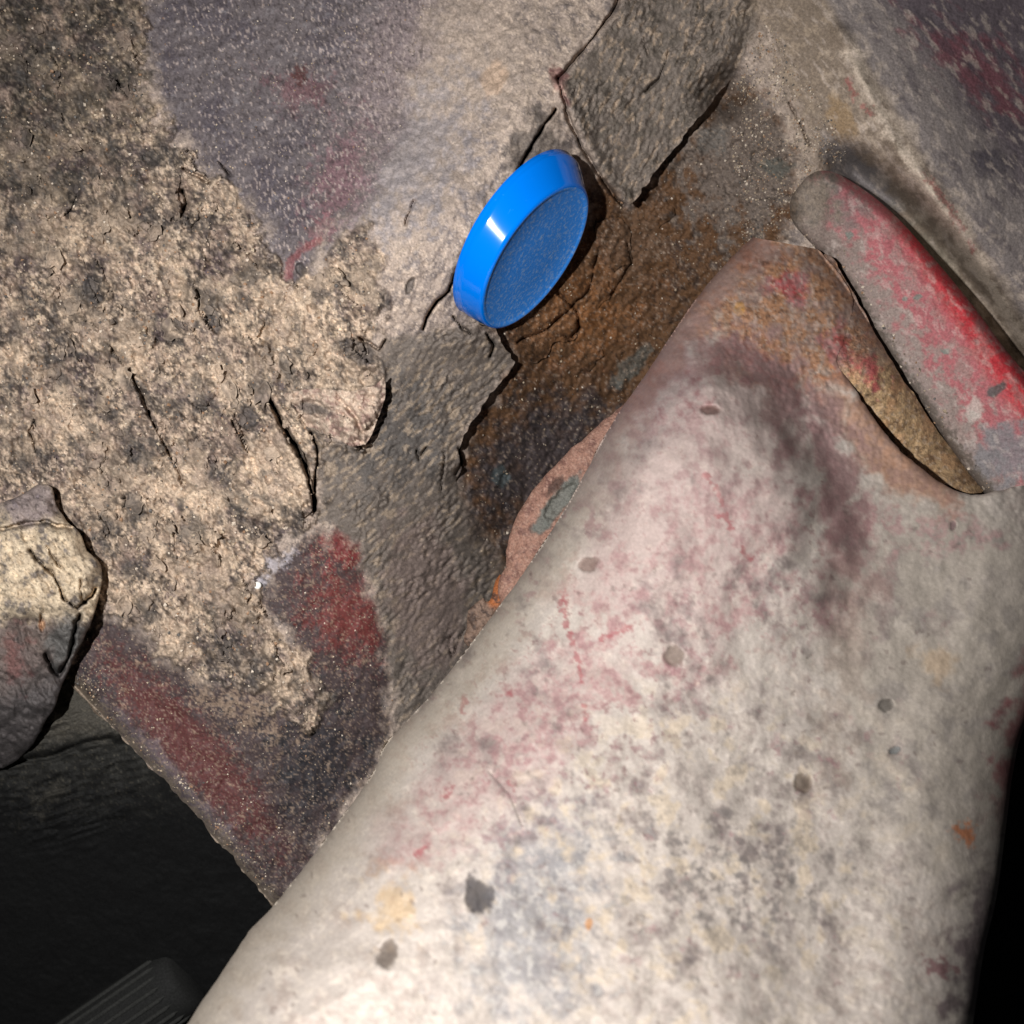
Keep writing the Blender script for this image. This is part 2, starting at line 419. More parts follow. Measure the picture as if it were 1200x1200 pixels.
def body_color(X, Y, m=None):
    m = m or body_masks(X, Y)
    nb = fbm(X, Y, 70, 4, 51); nm = fbm(X, Y, 20, 4, 52, 0.62); nf = fbm(X, Y, 6, 3, 53, 0.65, -1.1, 1.5); ng = fbm(X, Y, 2.6, 2, 54, 0.7)
    c = np.tile(S(164, 151, 139), (len(X), 1))
    c = mix(c, S(118, 110, 106), sstep(nm + 0.6 * nf, -0.25, 0.5))
    c = mix(c, S(202, 186, 168), 0.7 * sstep(nf + 0.5 * nb + 0.3 * ng, 0.12, 0.5))
    # upper middle, paler smears and dust
    c = mix(c, S(176, 162, 148), 0.55 * sstep(blob(X, Y, 545, 70, 90, 80, 20) + 0.5 * nm, 0.0, 0.6))
    c = mix(c, S(150, 145, 146), 0.75 * sstep(blob(X, Y, 478, 185, 95, 150, 30) + 0.6 * nm + 0.3 * nf, 0.0, 0.8))
    c = mix(c, S(190, 165, 140), 0.6 * sstep(blob(X, Y, 580, 92, 16, 24, 20) + 0.4 * nm, 0.0, 0.3))
    c = mix(c, S(90, 84, 78), 0.75 * sstep(blob(X, Y, 625, 170, 34, 50, 30) + 0.5 * nm, 0.0, 0.5))
    c = mix(c, S(125, 62, 62), 0.5 * sstep(blob(X, Y, 655, 95, 12, 34, -15) + 0.6 * nm, 0.1, 0.5))
    # grey violet paint film
    pc = np.tile(S(98, 93, 96), (len(X), 1))
    pc = mix(pc, S(78, 74, 82), sstep(nb, -0.1, 0.4))
    pc = mix(pc, S(136, 124, 124), 0.7 * sstep(blob(X, Y, 470, 90, 90, 190, 15) + 0.35 * nm + 0.35 * nf + 0.25 * ng, 0.0, 0.7))
    pc = mix(pc, S(112, 70, 76), 0.55 * sstep(blob(X, Y, 345, 105, 75, 35, 15) + 0.7 * nb + 0.4 * nm + 0.35 * nf + 0.25 * ng, 0.1, 0.7))
    pc = mix(pc, S(124, 86, 94), 0.55 * sstep(blob(X, Y, 400, 215, 50, 85, 20) + 0.6 * nm + 0.35 * nf + 0.25 * ng, 0.1, 0.7))
    pc = mix(pc, S(132, 78, 84), 0.4 * sstep(blob(X, Y, 375, 270, 34, 18, -50) + 0.5 * nm + 0.35 * nf + 0.2 * ng, 0.15, 0.5))
    pc = mix(pc, S(74, 34, 34), 0.85 * sstep(blob(X, Y, 351, 88, 11, 16, 0) + 0.4 * nm + 0.35 * nf + 0.25 * ng, 0.0, 0.4))
    pc = mix(pc, S(185, 172, 165), 0.6 * sstep(fbm(X, Y, 3.2, 2, 55, 0.6, 1.3, 2.4) + 0.25 * nb + 0.0007 * (X - 330), 0.34, 0.6))
    pc = mix(pc, S(50, 46, 50), 0.6 * sstep(fbm(X, Y, 4.0, 2, 56, 0.6, 1.3, 2.2), 0.3, 0.5))
    c = mix(c, pc, m['paint'] * 0.93)
    # red paint of the lower panel with silt on it
    rc = np.tile(S(70, 60, 60), (len(X), 1))
    rc = mix(rc, S(52, 50, 52), sstep(nm + 0.4 * nb, -0.1, 0.5))
    rc = mix(rc, S(118, 56, 52), 0.75 * sstep(blob(X, Y, 402, 715, 72, 100, -28) + 0.4 * nm + 0.35 * nf + 0.25 * ng + 0.2 * nb, 0.1, 0.9))
    rc = mix(rc, S(112, 44, 44), 0.8 * sstep(blob(X, Y, 400, 640, 38, 34, 20) + 0.4 * nm + 0.35 * nf + 0.25 * ng, 0.05, 0.6))
    rc = mix(rc, S(90, 50, 48), 0.85 * sstep(blob(X, Y, 225, 880, 200, 46, 48) + 0.35 * nm + 0.35 * nf + 0.25 * ng, 0.0, 0.6))
    rc = mix(rc, S(40, 40, 44), 0.8 * sstep(blob(X, Y, 370, 900, 60, 110, 20) + 0.4 * nm + 0.35 * nf + 0.25 * ng, 0.1, 0.7))
    rc = mix(rc, S(112, 104, 108), 0.75 * sstep(blob(X, Y, 200, 915, 200, 22, 48) + 0.45 * nm, 0.1, 0.6))
    rc = mix(rc, S(160, 140, 120), 0.6 * sstep(0.8 * fbm(X, Y, 4.5, 3, 57, 0.7) + 0.8 * fbm(X, Y, 22, 4, 62, 0.65) + 0.5 * sstep(blob(X, Y, 265, 800, 130, 55, 48), 0, 0.6) - 0.2, 0.1, 0.65))
    rc = mix(rc, S(150, 132, 116), 0.5 * sstep(fbm(X, Y, 3.0, 2, 58, 0.7) + 0.25 * nm, 0.32, 0.6))
    c = mix(c, rc, m['red'])
    c = mix(c, S(168, 166, 172), 0.7 * sstep(blob(X, Y, 312, 668, 40, 14, -30) + 0.5 * nm + 0.35 * nf + 0.2 * ng, 0.0, 0.6))
    d = linedist(X, Y, [(60, 775), (130, 850), (200, 925), (315, 1055), (360, 1110)], 40.0)
    c = mix(c, S(138, 127, 110), 0.65 * sstep(1 - d / 16 + 0.9 * fbm(X, Y, 4.5, 3, 59, 0.7), 0.25, 0.75))
    # the silt crust
    s, a = sandiness(X, Y)
    sand = np.tile(S(190, 172, 150), (len(X), 1))
    sand = mix(sand, S(214, 194, 168), sstep(nm + 0.5 * nb, 0, 0.5))
    sand = mix(sand, S(156, 138, 121), sstep(-nm + 0.5 * nf, 0.05, 0.55))
    dark = np.tile(S(86, 80, 75), (len(X), 1))
    dark = mix(dark, S(62, 60, 60), sstep(nb + nf, -0.1, 0.5))
    dark = mix(dark, S(96, 82, 84), 0.7 * sstep(nb - 0.3 * nm, 0.1, 0.5))
    cc = dark * (1 - s[:, None]) + sand * s[:, None]
    cc = mix(cc, S(74, 67, 62), 0.75 * sstep(fbm(X, Y, 5.2, 3, 60, 0.62) + 0.25 * nm, 0.20, 0.46))
    cc = mix(cc, S(44, 40, 38), 0.7 * sstep(fbm(X, Y, 7, 2, 66, 0.5), 0.48, 0.58))
    cc = mix(cc, S(104, 92, 92), 0.6 * sstep(fbm(X, Y, 34, 4, 67, 0.65), 0.15, 0.45))
    cc = mix(cc, S(225, 206, 180), 0.6 * sstep(fbm(X, Y, 4.0, 3, 61, 0.62) + 0.2 * nm, 0.30, 0.5) * s)
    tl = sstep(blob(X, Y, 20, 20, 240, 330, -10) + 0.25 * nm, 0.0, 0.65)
    cc = mix(cc, cc * np.array([0.74, 0.74, 0.70], F), tl)  # top left dimmed: flash falloff put into the colour, over darker dirt
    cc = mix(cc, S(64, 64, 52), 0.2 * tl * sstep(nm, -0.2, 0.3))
    st = fbm(X, Y, 6.5, 3, 68, 0.62, 1.05, 2.0)
    calm = sstep(fbm(X, Y, 75, 3, 72) + 0.4 * fbm(X, Y, 24, 3, 73) + 0.5 * sstep(blob(X, Y, 335, 555, 45, 65, 0), 0, 0.5) + 0.35 * sstep(blob(X, Y, 235, 640, 90, 70, 30), 0, 0.6), -0.12, 0.34)
    busy = 1 - 0.8 * calm
    cc = mix(cc, S(150, 132, 118), 0.6 * sstep(fbm(X, Y, 48, 4, 74, 0.6), 0.05, 0.4) * (1 - calm))
    cc = mix(cc, S(204, 184, 160), 0.4 * calm * (1 - 0.6 * tl))
    cc = mix(cc, S(82, 74, 68), busy * 0.7 * sstep(st + 0.35 * fbm(X, Y, 24, 3, 69), 0.12, 0.42))
    cc = mix(cc, S(220, 200, 178), busy * 0.5 * sstep(-st + 0.3 * nm, 0.22, 0.5) * (0.35 + 0.65 * s))
    fl1 = fbm(X, Y, 5.0, 3, 75, 0.6, 1.0, 1.5); fl2 = fbm(X, Y, 36, 4, 76, 0.6)
    cc = mix(cc, S(50, 45, 43), (0.2 + 0.8 * busy) * 0.65 * sstep(fl1 + 0.45 * fl2, 0.30, 0.42))
    cc = mix(cc, S(228, 210, 188), (0.3 + 0.7 * busy) * 0.3 * sstep(-fl1 + 0.4 * fl2, 0.34, 0.48) * (1 - 0.5 * tl))
    cc = mix(cc, S(70, 68, 66), 0.7 * sstep(fbm(X, Y, 32, 5, 77, 0.68, 1.0, 1.6) + 0.2 * ng, 0.08, 0.5))
    fk = worley(X + 5 * nf, Y + 5 * nm, 9, 70)
    cc = mix(cc, S(62, 56, 54), busy * 0.55 * sstep(0.24 - fk, 0, 0.12) * sstep(fbm(X, Y, 40, 3, 71), -0.15, 0.25))
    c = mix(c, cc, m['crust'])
    # undercoat: lower layer and upper flap
    lc = np.tile(S(105, 98, 91), (len(X), 1))
    lc = mix(lc, S(78, 76, 74), 0.75 * sstep(blob(X, Y, 470, 510, 70, 90, 30) + 0.7 * nm, 0.0, 0.7))
    lc = mix(lc, S(152, 138, 120), 0.75 * sstep(fbm(X, Y, 6, 3, 26, 0.6, -0.75, 2.8) + 0.3 * nb, 0.12, 0.5))
    lc = mix(lc, S(122, 108, 102), 0.6 * sstep(blob(X, Y, 500, 700, 60, 120, -10) + 0.4 * nm, 0.0, 0.5))
    lc = mix(lc, S(66, 60, 58), 0.75 * sstep(blob(X, Y, 575, 600, 40, 90, -15) + 0.4 * nm, 0.0, 0.6))
    c = mix(c, lc, m['low'])
    uc = np.tile(S(114, 106, 98), (len(X), 1))
    uc = mix(uc, S(92, 86, 78), 0.75 * sstep(nm + 0.4 * nf, -0.1, 0.4))
    uc = mix(uc, S(165, 148, 128), 0.7 * sstep(fbm(X, Y, 6.5, 3, 24, 0.6, -1.1, 2.6), 0.15, 0.5))
    c = mix(c, uc, m['up'])
    # upper right panel
    r = sstep(X - 895 + 0.35 * (Y - 60) * -1 + 26 * nm, -30, 40) * (1 - m['rec'])
    rr = np.tile(S(126, 114, 100), (len(X), 1))
    rr = mix(rr, S(152, 138, 120), 0.8 * sstep(nm + nf * 0.5, 0.0, 0.5))
    d = linedist(X, Y, [(1000, 60), (1010, 95), (1060, 185), (1110, 255), (1150, 320), (1200, 400)], 200.0)
    side = sstep((X - 1005) - 0.62 * (Y - 60), -10, 10)
    rr = mix(rr, S(112, 110, 112), 0.8 * sstep(blob(X, Y, 1020, 240, 40, 120, -32) + 0.4 * nm, 0.0, 0.5))
    rr = mix(rr, S(146, 122, 88), 0.6 * sstep(blob(X, Y, 985, 140, 20, 34, -25) + 0.5 * nm, 0.0, 0.4))
    rr = mix(rr, S(122, 118, 104), 0.7 * sstep(blob(X, Y, 1100, 320, 28, 110, -36) + 0.4 * nm, 0.0, 0.5))
    rr = mix(rr, S(126, 120, 118), 0.9 * side)
    far = sstep((X - 1040) - 0.72 * (Y - 20) + 26 * nb + 12 * nm, -10, 50) * side
    rr = mix(rr, S(92, 84, 90), 0.9 * far)
    rr = mix(rr, S(122, 66, 74), 0.6 * sstep(blob(X, Y, 1150, 85, 120, 44, 38) + 0.9 * fbm(X, Y, 16, 4, 39, 0.62, 0.75, 3.0), 0.1, 0.8))
    rr = mix(rr, S(78, 72, 78), 0.5 * sstep(fbm(X, Y, 18, 4, 38, 0.62, 0.85, 3.0), 0.1, 0.5) * side)
    rr = mix(rr, S(70, 66, 74), 0.7 * sstep(blob(X, Y, 1160, 190, 30, 20, 10) + 0.5 * nm, 0.0, 0.5))
    rr = mix(rr, S(208, 196, 178), 0.65 * sstep(1 - d / 13 + 1.0 * nm + 0.35 * ng, 0.2, 0.9))
    rr = mix(rr, S(185, 172, 156), 0.5 * sstep(1 - d / 45 + 0.9 * nm, 0.35, 0.9))
    for p in ([(995, 95), (1001, 112)], [(1085, 205), (1110, 240), (1128, 268)], [(1014, 125), (1020, 135)], [(1137, 285), (1141, 292)]):
        d2 = linedist(X, Y, p, 20.0)
        rr = mix(rr, S(146, 72, 72), 0.55 * sstep(1 - d2 / 6 + 1.2 * nf + 0.4 * ng, 0.2, 1.0))
    rr = mix(rr, S(188, 176, 164), 0.45 * sstep(fbm(X, Y, 9, 4, 63, 0.62, 0.95, 3.0), 0.12, 0.5))
    c = mix(c, rr, r)
    # the rusted recess
    k = np.tile(S(104, 76, 50), (len(X), 1))
    k = mix(k, S(72, 56, 44), sstep(nm + 0.4 * nf, -0.15, 0.45))
    k = mix(k, S(146, 100, 58), 0.75 * sstep(blob(X, Y, 690, 370, 100, 120, 35) + 0.9 * nm + 0.3 * nf - 0.15, 0.15, 0.8))
    k = mix(k, S(150, 110, 74), 0.45 * sstep(blob(X, Y, 650, 385, 45, 34, -35) + 0.5 * nm, 0.05, 0.5))
    k = mix(k, S(112, 88, 66), 0.8 * sstep(blob(X, Y, 745, 285, 40, 60, 15) + 0.7 * nm, 0.0, 0.6))
    k = mix(k, S(118, 108, 97), 0.92 * sstep(blob(X, Y, 872, 190, 110, 125, 0) + 0.5 * nm + 0.2 * nf, 0.05, 0.55))
    k = mix(k, S(112, 114, 108), 0.45 * sstep(blob(X, Y, 835, 165, 22, 20, 0) + 0.6 * nm, 0.0, 0.5))
    k = mix(k, S(84, 92, 84), 0.6 * sstep(blob(X, Y, 910, 195, 24, 12, 0) + 0.5 * nm, 0.0, 0.4))
    k = mix(k, S(70, 64, 64), 0.9 * sstep(blob(X, Y, 640, 545, 160, 112, -40) + 0.4 * nm, 0.1, 0.7))  # slate grey bottom; shade of the deep, tilted floor is in this colour too
    k = mix(k, S(88, 104, 104), 0.6 * sstep(blob(X, Y, 587, 558, 12, 14, 0) + 0.3 * nm, 0.0, 0.3))
    k = mix(k, S(96, 106, 100), 0.55 * sstep(blob(X, Y, 740, 430, 40, 18, -50) + 0.6 * nm, 0.1, 0.5))
    k = mix(k, S(176, 158, 136), 0.5 * sstep(fbm(X, Y, 4.6, 3, 64, 0.7) + 0.4 * nm, 0.32, 0.6))
    k = mix(k, S(44, 36, 32), 0.6 * sstep(fbm(X, Y, 5, 3, 65, 0.7), 0.28, 0.5))
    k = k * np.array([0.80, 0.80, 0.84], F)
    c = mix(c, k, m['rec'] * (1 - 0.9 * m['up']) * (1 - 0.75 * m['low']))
    for (cx, cy, rx, ry, dg) in PITS[:5] + PITS[7:]:
        b = blob(X, Y, cx, cy, rx, ry, dg) + 0.25 * fbm(X, Y, 9, 3, 34)
        c = mix(c, S(70, 68, 68), 0.75 * sstep(b, -0.05, 0.3))
    c = mix(c, S(150, 74, 76), 0.4 * sstep(1 - linedist(X, Y, [(338, 325), (341, 306), (352, 294), (372, 282)], 20.0) / 8 + 0.5 * nf, 0.2, 0.7))
    c = np.clip(c * (1 + 0.16 * ng[:, None]) * np.array([0.96, 0.915, 0.905], F), 0.002, 0.9)
    gloss = np.clip(0.75 * m['paint'] * (1 - m['crust']) + 0.45 * m['red'] * (1 - m['crust']) + 0.4 * r * side, 0, 1) * sstep(fbm(X, Y, 9, 3, 16) + 0.5 * nm, -0.4, 0.4)
    return np.concatenate([c, gloss[:, None].astype(F)], 1)

_cache = {}
def body_z(X, Y, m=None):
    m = m or body_masks(X, Y)
    return z_base(X, Y) + body_relief(X, Y, m)

def masked(zextra):
    st = {}
    def zf(X, Y):
        st['m'] = body_masks(X, Y)
        return body_z(X, Y, st['m']) + zextra(X, Y)
    def cf(X, Y):
        return body_color(X, Y, st['m'])
    return zf, cf

panel = empty('underbody_panel', None, 'silt-crusted grey and red car underbody panel with a rusted recess', 'car panel')
edge_low = rough([(66, 785), (90, 812), (130, 852), (165, 888), (200, 925), (255, 985), (315, 1055), (370, 1115)], 1.3, 5, 3)
BODY = [(-70, -70), (1270, -70), (1270, 640), (1000, 640), (760, 760), (560, 900), (420, 1080)] + edge_low[::-1] + [(40, 770), (-70, 770)]
zf, cf = masked(lambda X, Y: 0)
sheet('painted_sheet', BODY, zf, cf, M_panel, 1.6, 9, panel)

torn_low = rough([(560, 378), (588, 394), (604, 424), (590, 444), (575, 462), (558, 486), (545, 510), (537, 530), (540, 548), (534, 562)], 1.6, 5, 8)
LOW = [(455, 430), (480, 392), (520, 384)] + torn_low + [(536, 600), (520, 640), (480, 640), (430, 600), (400, 560), (430, 524)]
def off_low(X, Y):
    d = psd(X, Y, LOW, 60.0); t = linedist(X, Y, torn_low, 120.0)
    return -5 + 8 * sstep(d, 0, 22) + 40 * np.exp(-(t / 34)) * (1 - sstep(Y, 535, 575)) + 3
zf, cf = masked(off_low)
sheet('undercoat_layer', LOW, zf, cf, M_panel, 1.5, 22, panel)

torn_up = rough([(858, 92), (845, 104), (836, 114), (818, 140), (800, 165), (782, 186), (765, 205), (750, 225), (738, 241), (724, 228), (712, 212), (700, 190), (690, 172), (680, 152), (672, 135), (661, 96), (680, 74), (700, 50), (722, 20), (740, -30), (748, -66)], 1.3, 5, 9)
UP = torn_up + [(905, -66), (890, 0), (880, 50)]
def off_up(X, Y):
    d = psd(X, Y, UP, 60.0); t = linedist(X, Y, torn_up[:30], 200.0); t2 = linedist(X, Y, torn_up[30:], 60.0)
    right = linedist(X, Y, [(905, -66), (890, 0), (880, 50), (862, 92)], 60.0)
    return 4 + (46 * np.exp(-t / 60) - 14 * np.exp(-(t / 18) ** 2)) * sstep(right, 0, 30) - 8 * (1 - sstep(right, 0, 24)) + 16 * np.exp(-t2 / 26)
zf, cf = masked(off_up)
sheet('undercoat_flap', UP, zf, cf, M_panel, 1.5, 20, panel)

# curled flake of crust below the plug
fl_edge = rough([(330, 462), (352, 458), (378, 455), (410, 458), (438, 452), (451, 440), (449, 462), (444, 485), (436, 508), (428, 520), (414, 523), (398, 516), (380, 508), (362, 500), (346, 486)], 0.9, 5, 12, True)
def off_flake(X, Y):
    d = psd(X, Y, fl_edge, 60.0)
    lift = sstep(X, 340, 440)
    return -3 + 12 * sstep(d, 0, 12) + 34 * lift + 10 * lift * np.exp(-((Y - 512 + (X - 400) * 0.9) / 10) ** 2) - 16 * np.exp(-(linedist(X, Y, [(408, 478), (420, 492), (424, 506)], 40.0) / 3) ** 2) + 14 * np.exp(-(linedist(X, Y, [(340, 462), (380, 459), (412, 462), (440, 455)], 40.0) / 6) ** 2)
zf0, cf0 = masked(off_flake)
def flake_c(X, Y):
    c = cf0(X, Y); nm = fbm(X, Y, 16, 4, 43); nf = fbm(X, Y, 5, 3, 44)
    k = np.tile(S(186, 164, 146), (len(X), 1)); k = mix(k, S(150, 122, 112), sstep(nm, -0.1, 0.4)); k = mix(k, S(206, 188, 168), 0.7 * sstep(nf, 0.1, 0.4)); k = mix(k, S(76, 72, 70), 0.8 * sstep(blob(X, Y, 368, 480, 24, 9, 12) + 0.4 * nm, 0, 0.4))
    c[:, :3] = 0.25 * c[:, :3] + 0.75 * k
    return c
sheet('crust_flake', fl_edge, zf0, flake_c, M_panel, 1.5, 10, panel)

# lifted edge of the crust bulge over the crack at its right
bl_edge = rough(smooth([(318, 478), (340, 505), (358, 540), (367, 575), (366, 598), (352, 606), (330, 590), (318, 550), (308, 510)], 4, True), 0.7, 5, 13, True)
zf1, cf1 = masked(lambda X, Y: -4 + 12 * sstep(psd(X, Y, bl_edge, 60.0), 0, 16) + 14 * sstep(X, 318, 362))
sheet('crust_bulge', bl_edge, zf1, cf1, M_panel, 1.5, 10, panel)

# loose scales of rust lying in the recess
def scale_piece(i, poly, lift, k=1.0):
    e = rough(poly, 1.6, 5, 60 + i, True)
    zf, cf = masked(lambda X, Y: lift + 4 * sstep(psd(X, Y, e, 30.0), 0, 8))
    sheet('rust_scale', e, zf, _c4(cf, k), M_rust, 1.6, 8, panel)
def _c4(f, k):
    def g(X, Y):
        c = f(X, Y); c[:, :3] *= k
        return c
    return g
scale_piece(0, [(612, 402), (640, 384), (662, 360), (678, 372), (676, 396), (650, 402), (640, 420), (618, 424)], 9, 0.95)
scale_piece(1, [(700, 262), (722, 250), (740, 275), (738, 308), (720, 318), (700, 300)], 7)
scale_piece(2, [(690, 322), (712, 330), (716, 346), (700, 362), (686, 350)], 6)
scale_piece(3, [(752, 238), (775, 230), (790, 250), (772, 268), (756, 262)], 6)
scale_piece(4, [(662, 408), (690, 400), (706, 416), (690, 436), (668, 430)], 6)

# ---------------------------------------------------------------- clod at the left edge
CLOD = rough(smooth([(-70, 575), (-10, 590), (25, 580), (44, 567), (60, 572), (67, 592), (78, 610), (92, 622), (102, 645), (118, 662), (117, 690), (108, 725), (98, 750), (86, 776), (72, 800), (65, 825), (52, 850), (42, 866), (26, 884), (4, 900), (-70, 912)], 3), 0.8, 6, 14)
CLOD_BULGE = [(-60, 622), (40, 612), (85, 618), (102, 645), (118, 662), (112, 690), (98, 712), (60, 725), (-60, 730)]
def clod_z(X, Y):
    d = psd(X, Y, CLOD, 80.0)
    b = psd(X, Y, CLOD_BULGE, 80.0)
    z = 48 + 26 * np.sqrt(np.clip(1 - (1 - np.clip(d, 0, 40) / 40) ** 2, 0, 1)) + 16 * sstep(b, -8, 18) - 22 * sstep(Y, 720, 830) - 120 * sstep(Y, 810, 930)
    for c, w, dep in [([(36, 645), (62, 672), (75, 705), (90, 712), (100, 706)], 2.2, 14), ([(100, 706), (112, 690)], 2, 14), ([(55, 640), (72, 665)], 2, 7), ([(95, 680), (97, 705)], 2, 9),
                      ([(94, 720), (84, 760), (70, 790), (60, 782), (54, 768)], 3, 16), ([(-20, 622), (50, 612), (84, 618)], 3, 12), ([(48, 720), (50, 740)], 2, 7)]:
        z = z - 2.4 * dep * np.exp(-(linedist(X, Y, rough(c, 1.2, 5, 5), 14.0) / (w * np.clip(0.65 + 0.7 * fbm(X, Y, 18, 3, 79), 0.3, 1.1))) ** 2)
    return z + 16 * (0.3 - np.abs(fbm(X, Y, 30, 4, 78, 0.55, 0.9, 2.0))) + 9 * fbm(X, Y, 40, 4, 71) + 2.6 * fbm(X, Y, 12, 4, 72, 0.6, 0.9, 1.8) + 1.1 * fbm(X, Y, 3.8, 2, 73)
def clod_c(X, Y):
    nm = fbm(X, Y, 20, 4, 74, 0.62); nf = fbm(X, Y, 6, 3, 75, 0.65); nb = fbm(X, Y, 60, 3, 76)
    c = np.tile(S(186, 168, 144), (len(X), 1))
    c = mix(c, S(212, 192, 164), sstep(nm, 0, 0.4)); c = mix(c, S(112, 104, 100), 0.85 * sstep(nm * -1 + 0.5 * nb + 0.4 * nf, 0.15, 0.5))
    c = mix(c, S(118, 106, 110), 0.8 * sstep(blob(X, Y, 35, 590, 50, 34, 0) + 0.4 * nm, 0.0, 0.5))
    c = mix(c, S(98, 86, 82), 0.95 * sstep(Y + 18 * nm, 716, 736)); c = mix(c, S(76, 72, 72), 0.9 * sstep(Y + 0.4 * X + 25 * nm, 770, 840))
    c = mix(c, S(84, 84, 82), 0.8 * sstep(blob(X, Y, 78, 750, 26, 42, 15) + 0.4 * nm, 0.0, 0.5))
    c = mix(c, S(186, 140, 104), 0.7 * sstep(blob(X, Y, 49, 732, 5, 9, 0), 0, 0.5)); c = mix(c, S(110, 60, 58), 0.5 * sstep(blob(X, Y, 20, 770, 22, 40, 0) + 0.9 * nm, 0, 0.9))
    c = mix(c, S(50, 46, 44), 0.6 * sstep(fbm(X, Y, 4.5, 3, 77, 0.65), 0.28, 0.46))
    return c * F(0.92)
sheet('dirt_clod', CLOD, clod_z, clod_c, M_panel, 1.5, 50, None, label='cracked lump of sandy dirt standing proud at the left edge', category='dirt lump')

# ================================================================ THE RED RAIL
RAIL = smooth([(938, 216), (950, 204), (966, 200), (990, 208), (1040, 244), (1090, 298), (1140, 358), (1180, 412), (1270, 530), (1280, 690), (1205, 625), (1172, 596), (1150, 574), (1100, 505), (1050, 432), (1000, 352), (960, 296), (930, 262), (926, 236)], 5, True)
rail_l = [(1280, 690), (1205, 625), (1172, 596), (1150, 574), (1100, 505), (1050, 432), (1000, 352), (960, 296), (930, 262), (926, 236)]
rail_r = [(950, 204), (966, 200), (990, 208), (1040, 244), (1090, 298), (1140, 358), (1180, 412), (1270, 530)]
def rail_z(X, Y):
    d = psd(X, Y, RAIL, 90.0)
    dr = linedist(X, Y, rail_r, 120.0)
    z = -60 + 0.14 * (Y - 200) + 16 * np.sqrt(np.clip(1 - (1 - np.clip(d, 0, 14) / 14) ** 2, 0, 1)) + 30 * (1 - sstep(dr, 20, 100)) - 16 * np.clip(1 - dr / 14, 0, 1) ** 2
    dl = linedist(X, Y, rail_l, 80.0)
    z = z - 12 * np.exp(-(dl / 15)) - 30 * sstep(blob(X, Y, 930, 238, 62, 52, 30), -0.1, 0.9)
    z = z - 30 * (1 - sstep(blob(X, Y, 945, 235, 60, 60), -0.4, 0.4) * -0.0) * 0
    return z + 2.6 * fbm(X, Y, 26, 3, 81) + 0.9 * fbm(X, Y, 4, 3, 82)
def rail_c(X, Y):
    nm = fbm(X, Y, 20, 4, 83, 0.62); nf = fbm(X, Y, 6, 3, 84, 0.65); nb = fbm(X, Y, 55, 3, 85)
    dl = linedist(X, Y, rail_l, 100.0)
    c = np.tile(S(170, 100, 103), (len(X), 1))
    c = mix(c, S(160, 128, 123), 0.9 * sstep(nm + 0.4 * nf, -0.1, 0.4))
    c = mix(c, S(196, 40, 50), 0.85 * sstep(dl - 80 + 14 * nm + 10 * nf, -8, 18) * sstep(X, 1010, 1080))
    c = mix(c, S(176, 78, 84), 0.4 * sstep(0.6 * nf + nm, 0.1, 0.7) * sstep(X, 960, 1020))
    c = mix(c, S(146, 132, 124), 0.92 * sstep(42 - dl + 24 * nm + 10 * nf, -14, 18))
    c = mix(c, S(128, 112, 104), 0.92 * sstep(1012 - X + 0.25 * (Y - 230) + 34 * nm, 0, 60))
    c = mix(c, S(152, 134, 127), 0.42 * sstep(nm + 0.5 * nf + 0.3 * nb, -0.3, 0.5))
    c = mix(c, S(120, 92, 92), 0.6 * sstep(blob(X, Y, 985, 240, 45, 30, 40) + 0.5 * nm, 0, 0.6))
    c = mix(c, S(128, 124, 126), 0.85 * sstep(blob(X, Y, 1180, 530, 50, 50, 40) + 0.5 * nm, 0, 0.5))
    c = mix(c, S(196, 186, 176), 0.7 * sstep(blob(X, Y, 1142, 478, 14, 18, 20) + 0.5 * nm, 0, 0.4))
    c = mix(c, S(66, 82, 80), 0.8 * sstep(blob(X, Y, 1166, 458, 16, 7, -25) + 0.5 * nm, 0.05, 0.4))
    for (x, y, r) in ((996, 276, 6), (1076, 348, 6), (1060, 350, 4), (1108, 412, 5)):
        c = mix(c, S(120, 124, 116), 0.9 * sstep(blob(X, Y, x, y, r, r * 0.8) + 0.5 * nf, 0, 0.3))
    c = mix(c, S(92, 83, 74), 0.85 * sstep(14 - dl + 8 * nf, -3, 6) * sstep(X, 950, 985))
    c = mix(c, S(205, 190, 180), 0.3 * sstep(fbm(X, Y, 12, 4, 86, 0.65, 0.9, 1.8), 0.15, 0.5))
    e = sstep(blob(X, Y, 940, 232, 58, 50, 30) + 0.5 * nm + 0.2 * nf, -0.05, 0.6)[:, None]
    b = body_color(X, Y)[:, :3]; g = mix(np.tile(S(122, 110, 97), (len(X), 1)), S(84, 77, 70), sstep(nf + 0.4 * nm, 0, 0.4))
    return (c * (1 - e) + (0.4 * b + 0.6 * g) * e) * F(0.92)
sheet('red_rail', RAIL, rail_z, rail_c, M_red, 1.6, 25, None, label='rounded red metal rail, scuffed and dusty, at the upper right', category='rail')

# ================================================================ THE ARM
arm = empty('suspension_arm', None, 'thick cream painted metal arm with pink and grey stains across the foreground', 'suspension arm')
left_sil = smooth([(882, 278), (850, 309), (820, 345), (790, 388), (758, 436), (735, 468), (705, 518), (672, 580), (640, 632), (600, 690), (545, 764), (502, 818), (472, 850), (452, 872), (443, 892), (436, 908), (412, 942), (378, 988), (330, 1050), (306, 1076), (292, 1090), (283, 1104), (232, 1180), (180, 1260)], 5)
right_sil = smooth([(1270, 560), (1275, 700), (1205, 840), (1188, 900), (1180, 960), (1168, 1050), (1154, 1110), (1143, 1180), (1132, 1260)], 5)
slot = smooth([(958, 292), (984, 322), (999, 350), (996, 376), (988, 404), (980, 424), (1000, 452), (1022, 488), (1052, 525), (1084, 553), (1112, 571), (1138, 580), (1160, 578), (1190, 570)], 4)
slot = rough(slot, 0.7, 5, 22)
